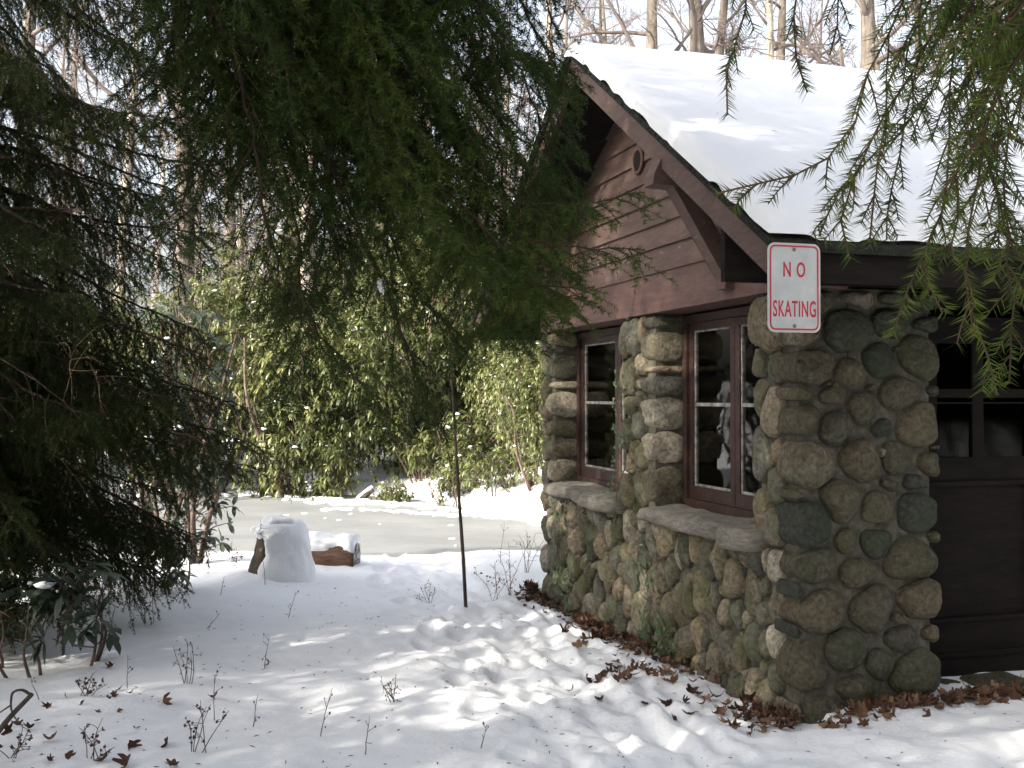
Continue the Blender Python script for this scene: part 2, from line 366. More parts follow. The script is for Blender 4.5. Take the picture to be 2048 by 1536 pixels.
o = g.obj('snow_crumbs', M_snow); o['kind'] = 'stuff'; o['label'] = 'crumbs of snow along footprints on the grey pond ice'; o['category'] = 'snow'

# ---------------------------------------------------------------- the stone hut
hut = thing('stone_hut', 'small fieldstone hut with brown gable siding and a snow-covered roof', 'hut', HN, HA)
L_, HT = 4.05, 2.156
AP, EV, EO, RO = 3.915, 2.30, .56, .45           # apex, eave, eave overhang, rake overhang (top of the roof deck)
SL = (AP - EV) / (L_ / 2 + EO)
def zr(u): return AP - SL * abs(u - L_ / 2)
VL = 6.2
W2, W1, SILL = (.41, 1.75), (2.26, 3.80), .90
# local frame of the hut: x = v (into the building), y = u (along the gable), z up
core = Geo()
core.box((.014, 0.016, -.4), (.30, L_ - .02, SILL - .10))
for a, b in ((.02, W2[0] - .02), (W2[1] + .02, W1[0] - .02), (W1[1] + .02, L_ - .02)): core.box((.015, a, SILL - .101), (.30, b, HT))
core.box((.30, .014, -.4), (.79, .30, HT - .003))
core.box((.30, L_ - .3, -.4), (VL, L_ - .02, HT - .002)); core.box((VL - .3, .35, -.4), (VL, L_ - .3, HT - .004))
core.obj('mortar_core', M_mortar, hut, smooth=False)

def vor(rng, w, h, cnt, asp, wvar=.35, it=14, pts=None):
    """relaxed, weighted cells in a w x h rectangle; returns centres and weights in stretched space"""
    W, Hh = w * asp, h
    p = rng.uniform(0, 1, (cnt, 2)) * (W, Hh) if pts is None else pts
    gxx, gyy = np.meshgrid(np.linspace(0, W, 90), np.linspace(0, Hh, 90)); q = np.stack([gxx.ravel(), gyy.ravel()], -1)
    wt = rng.uniform(-1, 1, cnt) * wvar * (W * Hh / cnt)*.5
    for k in range(it):
        d = ((q[:, None] - p[None]) ** 2).sum(-1) - wt[None]; idx = d.argmin(1)
        for i in range(cnt):
            mm = idx == i
            if mm.any(): p[i] = p[i] * .3 + q[mm].mean(0) * .7
    return p, wt, W, Hh
def stones(geo, rng, rect, cnt, asp, axes, org, gap=.013, prot=(.035, .075), back=.06, wvar=.6, edge=(0, 0, 0, 0), pw=2.6, keep=None, tones=(0, 1)):
    """pillow-shaped fieldstones filling rect=(a0,a1,z0,z1); axes=(A-direction, outward normal)"""
    a0, a1, z0, z1 = rect; w, h = a1 - a0, z1 - z0
    p, wt, W, Hh = vor(rng, w, h, cnt, asp, wvar)
    K = 40; th = np.arange(K) * 2 * math.pi / K; cs, sn = np.cos(th), np.sin(th)
    ad, nd = A(*axes[0]), A(*axes[1]); tt = np.array([0, .2, .38, .54, .68, .80, .89, .96, 1.0])
    for i in range(cnt):
        r = np.full(K, 9.0)
        for j in range(cnt):
            if j == i: continue
            dv = p[j] - p[i]; d = math.hypot(*dv)
            if d > 1.2: continue
            c = (cs * dv[0] + sn * dv[1]) / d; off = max((d * d + wt[i] - wt[j]) / (2 * d) - gap, .012)
            r = np.where(c > 1e-3, np.minimum(r, off / np.maximum(c, 1e-3)), r)
        e = edge
        for (c, off) in ((-cs, p[i][0] + e[0]), (cs, W - p[i][0] + e[1]), (-sn, p[i][1] + e[2]), (sn, Hh - p[i][1] + e[3])):
            off = max(off - gap, .012); r = np.where(c > 1e-3, np.minimum(r, off / np.maximum(c, 1e-3)), r)
        r0 = r.copy()
        for _ in range(3): r = np.minimum((np.roll(r, 1) + np.roll(r, -1) + np.roll(r, 2) + np.roll(r, -2) + 2*r) / 6, r0 * 1.04)
        mean = r.mean(); r = r * (1 + .035 * np.sin(th * 2 + rng.uniform(0, 6)) + .03 * np.sin(th * 3 + rng.uniform(0, 6)))
        hh = rng.uniform(*prot) * min(1.25, .55 + mean * 4.5)
        sp = rng.uniform(pw - .7, pw + .7); tilt = rng.normal(0, .10, 2)
        V = []; cuts = [(rng.uniform(.86, 1.15), *rng.normal(0, .22, 2)) for _ in range(3)]
        for t in tt:
            x = (p[i][0] + r * cs * t) / asp; z = p[i][1] + r * sn * t
            hgt = hh * (max(1 - t ** sp, 0)) ** .55 + (tilt[0] * cs + tilt[1] * sn) * r * t * (1 - t) * 1.2
            for c_, ca_, cb_ in cuts: hgt = np.minimum(hgt, hh * c_ + ca_ * cs * r * t + cb_ * sn * r * t)
            V.append(np.stack([x + a0, z + z0, np.maximum(hgt, -.03) + 0 * x], -1))
        V.append(np.stack([(p[i][0] + r * cs) / asp + a0, p[i][1] + r * sn + z0, np.full(K, -back)], -1))
        V = np.array(V)
        P3 = A(*org) + V[..., :1] * ad + V[..., 1:2] * A(0, 0, 1) + V[..., 2:] * nd
        amp = min(.018, mean * .11)
        n1 = fbm(P3 * 9 + i * 3.7, 5, 3); n2 = fbm(P3 * 26 + i * 1.7, 6, 2)
        nf = np.where(np.abs(n1) > .0, n1, n1)
        ctr = P3[0].mean(0) - nd * .05
        P3 = P3 + nrm(P3 - ctr) * (amp * nf + .0045 * n2)[..., None]
        q = []
        m = len(V); iidx = np.arange(m - 1)[:, None] * K; j = np.arange(K)[None]; j2 = (j + 1) % K
        q = np.stack([iidx + j, iidx + K + j, iidx + K + j2, iidx + j2], -1).reshape(-1, 4)
        geo.add(P3.reshape(-1, 3), None, q, 0, tones[0] + (tones[1] - tones[0]) * rng.uniform())
rs = np.random.default_rng(12)
GA = ((0, 1, 0), (-1, 0, 0)); PA = ((1, 0, 0), (0, -1, 0))
gw = Geo()
stones(gw, rs, (.13, L_ + .02, -.16, SILL - .09), 136, 1.5, GA, (0, 0, 0), prot=(.035, .065))           # apron under the windows
stones(gw, rs, (.13, W2[0] + .02, SILL - .10, HT - .01), 11, 1.3, GA, (0, 0, 0))                    # beside the corner
stones(gw, rs, (W2[1] + .13, W1[0] + .02, SILL - .10, HT - .01), 17, 1.25, GA, (0, 0, 0), back=.2)  # between the windows
stones(gw, rs, (W1[1] + .10, L_ + .03, SILL - .10, HT - .01), 9, 1.2, GA, (0, 0, 0), back=.2)
stones(gw, rs, (-.04, .25, SILL - .05, HT - .01), 7, .55, PA, (0, W2[1] + .015, 0), prot=(.03, .05), back=.16)   # reveals
stones(gw, rs, (-.04, .25, SILL - .05, HT - .01), 8, .55, PA, (0, W1[1] + .015, 0), prot=(.03, .05), back=.14)
stones(gw, rs, (0, L_, -.2, HT), 60, 1, ((1, 0, 0), (0, 1, 0)), (.0, L_ - .02, 0), prot=(.03, .06)) if False else None
gw.obj('fieldstone_wall', M_stone, hut)
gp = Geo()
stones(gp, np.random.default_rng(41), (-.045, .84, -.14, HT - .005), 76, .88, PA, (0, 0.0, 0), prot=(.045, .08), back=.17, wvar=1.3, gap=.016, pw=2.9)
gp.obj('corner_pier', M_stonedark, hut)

# window sills: flat slabs of stone
def slab(g, rng, lo, hi, amp=.02, nz=5, sq=.45):
    lo, hi = A(*lo), A(*hi); c = (lo + hi) / 2; r = (hi - lo) / 2
    n, m = 46, 14
    th = np.linspace(0, 2 * math.pi, n, endpoint=False); ph = np.linspace(-math.pi / 2, math.pi / 2, m)
    T, P = np.meshgrid(th, ph); f = lambda x, e: np.sign(x) * np.abs(x) ** e
    d = np.stack([f(np.cos(P), sq) * f(np.cos(T), sq), f(np.cos(P), sq) * f(np.sin(T), sq), f(np.sin(P), sq)], -1)
    v = c + d * r; off = rng.uniform(-30, 30, 3)
    v = v + nrm(d) * (amp * fbm(v * A(5, 5, 9) + off, 3, 3))[..., None] * A(1.6, 1, .7)
    i = np.arange(m - 1)[:, None] * n; j = np.arange(n)[None]; j2 = (j + 1) % n
    g.add(v.reshape(-1, 3), None, np.stack([i + j, i + j2, i + n + j2, i + n + j], -1).reshape(-1, 4), 0, rng.uniform())
for segs_ in ((((.66, 1.84), .775, .885, -.15), ((.30, .70), .745, .88, -.13)), (((2.85, 3.86), .775, .885, -.13), ((2.20, 2.88), .765, .88, -.15))):
    g = Geo()
    for (u0, u1), z0, z1, v0 in segs_: slab(g, rs, (v0, u0, z0), (.24, u1, z1), .028)
    g.obj('sill', M_sill, hut)

# windows
def window(u0, u1, mull, z0=SILL - .01, z1=2.13, v=.20):
    w = Geo()
    for a, b, c, d in ((u0, u0 + .06, z0, z1), (u1 - .06, u1, z0, z1)): w.box((v, a, c), (v + .08, b, d))
    w.box((v - .004, u0 + .06, z0 - .02), (v + .08, u1 - .06, z0 + .035)); w.box((v, u0 + .06, z1 - .05), (v + .08, u1 - .06, z1))
    w.box((v - .03, u0, z0 - .035), (v + .06, u1, z0 - .02))
    fr = w.obj('window', M_frame, hut, smooth=False)
    for k, (a, b) in enumerate(((u0 + .062, mull - .003), (mull + .003, u1 - .062))):
        s = Geo(); zz0, zz1 = z0 + .037, z1 - .052; vv = v + .022
        s.box((vv, a, zz0), (vv + .04, a + .055, zz1)); s.box((vv, b - .055, zz0), (vv + .04, b, zz1))
        s.box((vv, a + .055, zz0), (vv + .04, b - .055, zz0 + .085)); s.box((vv, a + .055, zz1 - .05), (vv + .04, b - .055, zz1))
        so = s.obj('sash', M_frame, fr, smooth=False)
        p = Geo(); a2, b2, c2, d2 = a + .055, b - .055, zz0 + .085, zz1 - .05; zm = 1.545
        q = vv + .014
        for x0, x1, y0, y1 in ((a2, a2 + .012, c2, d2), (b2 - .012, b2, c2, d2), (a2 + .012, b2 - .012, c2, c2 + .014), (a2 + .012, b2 - .012, d2 - .012, d2), (a2 + .012, b2 - .012, zm - .011, zm + .011)):
            p.box((q - .004, x0, y0), (q + .014, x1, y1))
        p.obj('putty', M_putty, fr, smooth=False)
        gl = Geo(); gl.box((q + .004, a2 + .002, c2 + .002), (q + .008, b2 - .002, d2 - .002)); gl.obj('pane', M_glass, fr, smooth=False)
window(W2[0], W2[1], 1.07); window(W1[0], W1[1], 2.93)
M_cloth = mat('faded_curtain', [(.2, (.10, .07, .045)), (.8, (.17, .12, .08))], scale=5, mott=.3, rough=.9, bump=.2)
g = Geo()
for u0, u1 in ((.55, .66), (1.22, 1.27), (1.50, 1.56), (2.45, 2.55), (3.2, 3.25), (3.45, 3.5)):
    g.box((.34, u0, .70), (.365, u1, 2.1))
g.box((.335, .4, 1.28), (.36, 3.8, 1.31))
g.obj('shutter_bar', M_cloth, hut, smooth=False)
g = Geo(); g.box((.302, .36, -.05), (VL - .32, L_ - .32, 0.0)); g.box((.302, .05, HT), (VL - .1, L_ - .05, HT + .03)); g.obj('floor_and_ceiling', M_dark, hut, smooth=False)

# timber band, clapboards, vent
g = Geo(); g.box((-.035, -.02, HT - .01), (.28, L_ + .02, HT + .245)); g.box((-.05, -.03, HT + .245), (.1, L_ + .03, HT + .262)); g.obj('gable_beam', M_trim, hut, smooth=False)
g = Geo(); z = HT + .262; EXPO = .152; k = 0
rb = np.random.default_rng(5)
while z < AP - .2:
    z1 = min(z + EXPO, AP - .13)
    def lim(zz): return max((AP - .10 - zz) / SL, .02)
    ctr = L_ / 2
    y0, y1 = lim(z), lim(z1); t = rb.uniform()
    y0 = min(y0, L_ / 2); y1 = min(y1, L_ / 2)
    g.hexa([(.0, ctr - y0, z), (.0, ctr + y0, z), (.0, ctr + y1, z1), (.0, ctr - y1, z1), (-.032, ctr - y0, z), (-.032, ctr + y0, z), (-.012, ctr + y1, z1), (-.012, ctr - y1, z1)], tone=t)
    z += EXPO
g.obj('clapboard_siding', M_siding, hut, smooth=False)
g = Geo(); uc, zc, rv = 1.95, 3.20, .082
a = np.linspace(0, 2 * math.pi, 33)[:-1]
ringp = np.stack([np.full(32, -.034), uc + rv * np.cos(a), zc + rv * np.sin(a)], -1)
g.tube(np.concatenate([ringp, ringp[:1]]), .014, 6, cap=False); ve = g.obj('vent', M_trim, hut)
g = Geo(); d = np.concatenate([[[-.036, uc, zc]], np.stack([np.full(32, -.036), uc + rv * np.cos(a), zc + rv * np.sin(a)], -1)])
g.add(d, [(0, 1 + (i + 1) % 32, 1 + i) for i in range(32)]); g.obj('vent_opening', M_dark, ve, smooth=False)

# roof deck, barge boards, fascia, outlookers and braces
UE = EO
def slope_slab(g, side, v0, v1, top, bot, s0=0.0, s1=None, mat=0):
    """sheet under the roof surface, side +1 = towards u<0"""
    ctr = L_ / 2; half = L_ / 2 + EO if s1 is None else s1
    u0 = ctr - side * s0; u1 = ctr - side * half
    za, zb = AP - SL * s0, AP - SL * half
    g.hexa([(v0, u0, za + bot), (v0, u1, zb + bot), (v1, u1, zb + bot), (v1, u0, za + bot), (v0, u0, za + top), (v0, u1, zb + top), (v1, u1, zb + top), (v1, u0, za + top)], mat)
g = Geo()
for s in (1, -1): slope_slab(g, s, -RO + .002, VL + .4, -.03, -.085)
g.obj('roof_deck', M_dark, hut, smooth=False)
g = Geo()
for s in (1, -1): slope_slab(g, s, -RO - .05, VL + .45, .012, -.03, s1=L_ / 2 + EO + .05)
rsx = np.random.default_rng(6)
for s in (1, -1):                                     # ragged shingle edge, mossy
    for k in range(70):
        t = rsx.uniform(0, L_ / 2 + EO); u = L_ / 2 - s * t
        blob(g, (-RO - .045, u, AP - SL * t - .008), (.012, rsx.uniform(.012, .026), rsx.uniform(.005, .010)), rsx, n=7, m=5)
for k in range(110):
    v = rsx.uniform(-RO, VL); blob(g, (v, -EO - .045, EV - .05 * SL - .01), (rsx.uniform(.02, .05), .010, rsx.uniform(.004, .009)), rsx, n=7, m=5)
g.obj('shingles', M_shingle, hut, smooth=False)
for s in (1, -1):
    g = Geo(); slope_slab(g, s, -RO - .028, -RO + .002, -.032, -.178, s0=.002); g.obj('barge_board', M_trim if s < 0 else M_siding, hut, smooth=False)
g = Geo(); g.box((-RO + .004, -EO - .005, EV - .19), (VL, -EO + .02, EV - .06)); g.box((-RO + .004, L_ + EO - .02, EV - .19), (VL, L_ + EO + .005, EV - .06)); g.obj('fascia', M_dark, hut, smooth=False)
g = Geo(); g.box((-RO + .006, -.062, HT + .005), (VL, -.022, HT + .30)); g.box((-.03 + .9, -.02, HT - .05), (VL, .30, HT + .2)); g.obj('wall_plate', M_dark, hut, smooth=False)
def brace(u, ztop, drop=.56):
    b = Geo(); h = .055
    b.add([(x, u + y, z) for y in (-h - .01, h + .01) for x, z in ((0, ztop), (-.47, ztop), (-.52, ztop - .10), (-.53, ztop - .16), (-.40, ztop - .165), (0, ztop - .165))],
          None, [(0, 1, 2, 3), (0, 3, 4, 5), (6, 9, 8, 7), (6, 11, 10, 9)] + [(k, k + 6, (k + 1) % 6 + 6, (k + 1) % 6) for k in range(6)])
    b.add([(x, u + y, z) for y in (-h, h) for x, z in ((-.40, ztop - .166), (-.28, ztop - .166), (-.092, ztop - drop + .14), (-.092, ztop - drop - .06), (-.14, ztop - drop + .02))],
          [(0, 3, 4), (5, 9, 8)], [(0, 1, 2, 3), (5, 8, 7, 6)] + [(k, k + 5, (k + 1) % 5 + 5, (k + 1) % 5) for k in range(5)])
    b.box((-.09, u - h - .004, ztop - drop - .12), (-.034, u + h + .004, ztop - .17))
    b.obj('knee_brace', M_frame if False else M_siding, hut, smooth=False)
brace(.66, 2.92, .60); brace(L_ - .66, 2.92, .60)

# snow on the roof
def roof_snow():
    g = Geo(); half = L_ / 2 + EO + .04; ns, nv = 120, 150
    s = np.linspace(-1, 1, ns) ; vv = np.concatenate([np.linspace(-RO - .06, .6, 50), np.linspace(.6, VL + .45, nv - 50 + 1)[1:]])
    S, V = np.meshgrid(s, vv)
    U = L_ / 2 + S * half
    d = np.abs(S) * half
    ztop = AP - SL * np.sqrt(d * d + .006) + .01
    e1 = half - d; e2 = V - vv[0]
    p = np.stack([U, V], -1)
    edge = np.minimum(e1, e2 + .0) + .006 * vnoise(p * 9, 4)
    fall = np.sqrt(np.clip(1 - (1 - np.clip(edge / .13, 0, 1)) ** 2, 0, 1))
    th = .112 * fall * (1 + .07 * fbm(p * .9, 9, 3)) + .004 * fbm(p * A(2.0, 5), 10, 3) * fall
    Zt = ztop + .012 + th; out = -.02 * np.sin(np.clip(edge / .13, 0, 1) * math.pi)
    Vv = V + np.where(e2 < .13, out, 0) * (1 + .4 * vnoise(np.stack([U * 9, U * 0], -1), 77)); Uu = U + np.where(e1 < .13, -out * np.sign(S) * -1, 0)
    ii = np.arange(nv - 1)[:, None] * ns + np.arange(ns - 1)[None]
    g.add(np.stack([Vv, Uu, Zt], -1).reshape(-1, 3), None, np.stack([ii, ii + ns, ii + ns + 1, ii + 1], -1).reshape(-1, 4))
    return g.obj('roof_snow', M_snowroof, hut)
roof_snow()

# recessed door
dr = Geo(); DV0, DV1, DU = .80, 2.05, .33
dr.box((DV0 - .02, DU, -.05), (DV0 + .22, DU + .06, HT - .06)); dr.box((DV1, DU, -.05), (VL - .3, DU + .06, HT - .06)); dr.obj('door_surround', M_dark, hut, smooth=False)
d0 = Geo(); z0, z1 = .12, 2.05; a0, a1 = DV0 + .222, DV1 - .002
wz0, wz1, wa0, wa1 = 1.25, 1.90, 1.10, 1.72
d0.box((a0, DU + .01, z0), (wa0, DU + .05, z1)); d0.box((wa1, DU + .01, z0), (a1, DU + .05, z1))
d0.box((wa0, DU + .01, z0), (wa1, DU + .05, .33)); d0.box((wa0, DU + .03, .33), (wa1, DU + .05, 1.10)); d0.box((wa0, DU + .01, 1.10), (wa1, DU + .05, wz0)); d0.box((wa0, DU + .01, wz1), (wa1, DU + .05, z1))
d0.box((a0, DU - .01, 1.09), (a1, DU + .009, 1.115)); d0.box((a0, DU - .01, .32), (a1, DU + .009, .345)); d0.box((a0, DU - .015, z0), (a1, DU + .009, z0 + .03))
d0.box((1.345, DU + .015, wz0), (1.42, DU + .05, wz1)); d0.box((wa0, DU + .013, 1.59), (wa1, DU + .05, 1.64)); d0.box((wa0, DU + .018, 1.555), (wa1, DU + .045, 1.565))
d0.box((a0, DU + .0, -.1), (a1, DU + .2, z0 - .002))
door = d0.obj('door', M_dark, hut, smooth=False)
gl = Geo(); gl.box((wa0, DU + .03, wz0), (wa1, DU + .036, wz1)); gl.obj('door_glass', M_doorglass, door, smooth=False)
kn = Geo(); blob(kn, (a1 - .07, DU - .05, 1.02), (.03, .03, .03), rs, n=14, m=10, rough=0); kn.tube([(a1 - .07, DU + .012, 1.02), (a1 - .07, DU - .05, 1.02)], .012, 8); kn.obj('door_knob', M_metal, door)
g = Geo(); rr = np.random.default_rng(19); v = .84
while v < 3.2:
    w = rr.uniform(.25, .5); slab(g, rr, (v, -.02 + rr.uniform(-.05, .05), -.15), (v + w, .34, .02 + rr.uniform(-.015, .02)), .02, sq=.4); v += w - .02
g.obj('door_step', M_stonedark, hut)

# ---------------------------------------------------------------- the sign
SV, SU, SZ = -.412, -.640, 1.878
sg = thing('warning_sign', 'white NO SKATING sign with red border and letters on the hut corner', 'sign', hut_pt(SV, SU, SZ), HA)
SW, SH = .262, .392
def rrect(w, h, r, n=7, cx=0, cz=0):
    P = []
    for sx, sz, a0_ in ((1, 1, 0), (-1, 1, 90), (-1, -1, 180), (1, -1, 270)):
        for k in range(n):
            t = R(a0_ + 90 * k / (n - 1)); P.append((cx + sx * (w / 2 - r) + r * math.cos(t), cz + sz * (h / 2 - r) + r * math.sin(t)))
    return np.array(P)
def plate(g, P, y0, y1, mat=0):
    n = len(P); c = P.mean(0)
    f = np.stack([P[:, 0], np.full(n, y0), P[:, 1]], -1); b = f.copy(); b[:, 1] = y1
    v = np.concatenate([f, b, [[c[0], y0, c[1]], [c[0], y1, c[1]]]]); i = np.arange(n); j = (i + 1) % n
    g.add(v, np.concatenate([np.stack([i, j, np.full(n, 2 * n)], -1), np.stack([n + j, n + i, np.full(n, 2 * n + 1)], -1)]), np.stack([i, n + i, n + j, j], -1), mat)
g = Geo(); plate(g, rrect(SW, SH, .035, cz=SH / 2), 0, .003); g.obj('plate', M_signw, sg, smooth=False)
g = Geo(); Po, Pi = rrect(SW - .020, SH - .020, .026, cz=SH / 2), rrect(SW - .034, SH - .034, .020, cz=SH / 2); n = len(Po)
v = np.concatenate([np.stack([P[:, 0], np.full(n, y), P[:, 1]], -1) for P in (Po, Pi) for y in (-.0015, -.0002)]); i = np.arange(n); j = (i + 1) % n
g.add(v, None, np.concatenate([np.stack([i, j, 2 * n + j, 2 * n + i], -1), np.stack([i, n + i, n + j, j], -1)])); g.obj('border', M_signr, sg, smooth=False)
def lettering(txt, cx, cz, height, width, space=1.0):
    cu = bpy.data.curves.new('t', 'FONT'); cu.body = txt; cu.size = 1; cu.extrude = .004; cu.offset = .012; cu.space_character = space
    to = bpy.data.objects.new('t', cu); COL.objects.link(to); bpy.context.view_layer.update()
    me = bpy.data.meshes.new_from_object(to.evaluated_get(bpy.context.evaluated_depsgraph_get())); bpy.data.objects.remove(to); bpy.data.curves.remove(cu)
    n = len(me.vertices); co = np.zeros(n * 3); me.vertices.foreach_get('co', co); co = co.reshape(-1, 3)
    lo, hi = co.min(0), co.max(0); s = (co - lo) / (hi - lo)
    out = np.stack([cx + (s[:, 0] - .5) * width, -.0006 - s[:, 2] * .0012, cz + (s[:, 1] - .5) * height], -1)
    me.vertices.foreach_set('co', out.ravel().astype(np.float32)); me.update(); me.materials.clear(); me.materials.append(M_signr)
    for p in me.polygons: p.use_smooth = False
    o = bpy.data.objects.new('lettering', me); COL.objects.link(o); o.parent = sg; return o
lettering('NO', 0, .276, .066, .108, 1.9); lettering('SKATING', .001, .104, .072, .212, 1.12)
g = Geo()
for zz in (.028,): g.tube([(0, -.007, zz), (0, .001, zz)], [.007, .009], 8)
g.obj('lower_bolt', M_metal, sg); g = Geo(); g.tube([(0, -.007, .364), (0, .001, .364)], [.007, .009], 8)
g.tube([(0, .001, .364), (0, .09, .364)], .005, 6)
g.obj('bolt', M_metal, sg)

# ---------------------------------------------------------------- stump and log with snow
def shell_tube(axis, rad, thick, mask, n=64, seed=0, bump=.08):
    """bark tube and a snow shell over part of it. axis (m,3), rad(m), returns two Geos"""
    P = np.asarray(axis, float); m = len(P); T = nrm(np.gradient(P, axis=0)); ref = A(1, 0, 0) if abs(T[0][2]) > .7 else A(0, 0, 1)
    U = nrm(np.cross(np.cross(T, ref), T)); W = np.cross(T, U); a = np.arange(n) * 2 * math.pi / n
    D = np.cos(a)[None, :, None] * U[:, None] + np.sin(a)[None, :, None] * W[:, None]
    V0 = P[:, None] + D * np.asarray(rad)[:, None, None]
    b = fbm(V0 * A(9, 9, 9) + seed, seed, 4)
    rr = np.asarray(rad)[:, None] * (1 + bump * b)
    V = P[:, None] + D * rr[..., None]
    M = mask(P[:, None] + 0 * D, D, V)
    S = P[:, None] + D * (rr + np.where(M > 0, thick * np.sqrt(np.clip(M, 0, 1)) * (1 + .35 * fbm(V0 * 5.5, 15, 3)), -.03) + .006 * fbm(V0 * 16, 5, 3))[..., None] 
    return V, S
def loft(g, V, closed_end=True, mat=0):
    m, n, _ = V.shape; vv = V.reshape(-1, 3); i = np.arange(m - 1)[:, None] * n; j = np.arange(n)[None]; j2 = (j + 1) % n
    q = np.stack([i + j, i + j2, i + n + j2, i + n + j], -1).reshape(-1, 4)
    c = [V[0].mean(0), V[-1].mean(0)]; k = np.arange(n); k2 = (k + 1) % n
    t = np.concatenate([np.stack([k2, k, np.full(n, m * n)], -1), np.stack([(m - 1) * n + k, (m - 1) * n + k2, np.full(n, m * n + 1)], -1)])
    g.add(np.concatenate([vv, c]), t, q, mat)
st = thing('tree_stump', 'broad tree stump packed with snow at the near edge of the pond', 'stump', (-2.13, 9.72, -.16))
zz = np.linspace(-.1, .60, 26); rad = .172 + .28 * np.exp(-(zz + .1) / .24) ; rad[-3:] *= (.97, .88, .66)
ax = np.stack([.03 * np.sin(zz * 4), 0 * zz, zz], -1)
V, S = shell_tube(ax, rad, .075, lambda P, D, V: -.62 + 1.7 * (D[..., 0] * .80 - D[..., 1] * .66) + 1.25 * fbm(V * A(7, 7, 4.5), 15, 3) + 1.4 * sstep(.40, .55, V[..., 2]), seed=2)
g = Geo(); loft(g, V); g.obj('bark', M_bark, st)
g = Geo(); S[-2:, :, 2] += .02; loft(g, S)
cap_r = np.random.default_rng(2)
for cx_, cy_, cz_, rx_, rz_ in ((.03, -.01, .60, .15, .085), (-.11, .0, .545, .11, .06), (.12, -.04, .56, .10, .06), (-.02, -.10, .55, .13, .06), (.0, .10, .56, .14, .07)): blob(g, (cx_, cy_, cz_), (rx_, rx_ * .95, rz_), cap_r, n=40, m=20, rough=.4)
g.obj('snow_cap', M_snow, st)
lg = thing('fallen_log', 'short sawn log capped with snow beside the stump', 'log', (-1.97, 10.72, -.03), R(-4))
xx = np.linspace(-.42, .43, 30); ax = np.stack([xx, 0 * xx, .0 + 0 * xx], -1); rad = .178 + .012 * np.sin(xx * 5); rad[0] *= .93; rad[-1] *= .95
V, S = shell_tube(ax, rad, .075, lambda P, D, V: (D[..., 2] - .58) * 2.4 + .65 * fbm(V * A(7, 7, 7), 25, 3), seed=7, bump=.09)
g = Geo(); loft(g, V); g.obj('bark', M_logbark, lg)
g = Geo(); loft(g, S); g.obj('snow_cap', M_snow, lg)

# thin upright sapling
p0 = at(932, 1203, 8.75); p0[2] = gh(p0[0], p0[1]) - .02
sp = thing('bare_sapling', 'thin leaning bare sapling stem standing alone in the snow left of the hut', 'sapling', p0)
P = np.array([A(0, 0, 0), at(927, 1120, 8.75) - p0, at(917, 980, 8.75) - p0, at(908, 830, 8.75) - p0, at(900, 700, 8.75) - p0, at(893, 560, 8.75) - p0])
g = Geo(); g.tube(P, [.0155, .015, .013, .011, .008, .004], 8, bump=.1); g.obj('stem', M_bark, sp)
g = Geo()
for k, (t, dx) in enumerate(((2.6, .18), (3.3, -.2), (4.0, .22), (4.5, -.15))):
    i = int(t); b = P[i] * (1 - t + i) + P[i + 1] * (t - i); g.tube([b, b + A(dx * .5, .03, .12), b + A(dx, .05, .30)], [.005, .004, .002], 5)
g.obj('side_twig', M_bark, sp)

# ---------------------------------------------------------------- conifers
def catmull(P, n):
    P = np.asarray(P, float); Q = np.concatenate([[2 * P[0] - P[1]], P, [2 * P[-1] - P[-2]]])
    t = np.linspace(0, len(P) - 1.0001, n); i = t.astype(int); f = (t - i)[:, None]
    a, b, c, d = Q[i], Q[i + 1], Q[i + 2], Q[i + 3]
    return .5 * (2 * b + (c - a) * f + (2 * a - 5 * b + 4 * c - d) * f ** 2 + (3 * b - a - 3 * c + d) * f ** 3)
def needles(g, a, b, tone, den, ln, wd, rng, fwd=.75, mat=1, flat=0.0):
    a = np.asarray(a); b = np.asarray(b); L = np.linalg.norm(b - a, axis=1)
    cnt = rng.poisson(L * den); idx = np.repeat(np.arange(len(a)), cnt); n = len(idx)
    if n == 0: return
    t = rng.uniform(0, 1, n)[:, None]; base = a[idx] * (1 - t) + b[idx] * t; T = nrm(b - a)[idx]
    rd = rng.normal(0, 1, (n, 3)); rd[:, 2] = rd[:, 2] * .8 + .25
    if flat:                               # combed to the two sides of the shoot
        sd = nrm(np.cross(T, A(.22, .95, .12))) * rng.choice((-1., 1.), (n, 1)); rd = rd * (1 - flat) + sd * flat * 1.6
    rd = nrm(rd - T * (rd * T).sum(1, keepdims=True))
    d = nrm(T * fwd * rng.uniform(.75, 1.3, (n, 1)) + rd); l = ln * rng.uniform(.82, 1.08, (n, 1))
    w = nrm(np.cross(d, rng.normal(0, 1, (n, 3)))) * wd / 2
    tip = base + d * l
    V = np.stack([base - w, base + w, tip], 1).reshape(-1, 3)
    tn = np.clip(np.asarray(tone)[idx] + rng.normal(0, .14, n), 0, 1)
    g.add(V, np.arange(3 * n).reshape(-1, 3), None, mat, np.repeat(tn, 3))
def polyline(start, d, length, k, droop, rng, wig=.08):
    P = [start]; d = d.copy(); s = length / k
    for i in range(k):
        d = nrm(d + A(0, 0, -droop) + rng.normal(0, wig, 3)); P.append(P[-1] + d * s)
    return np.array(P)
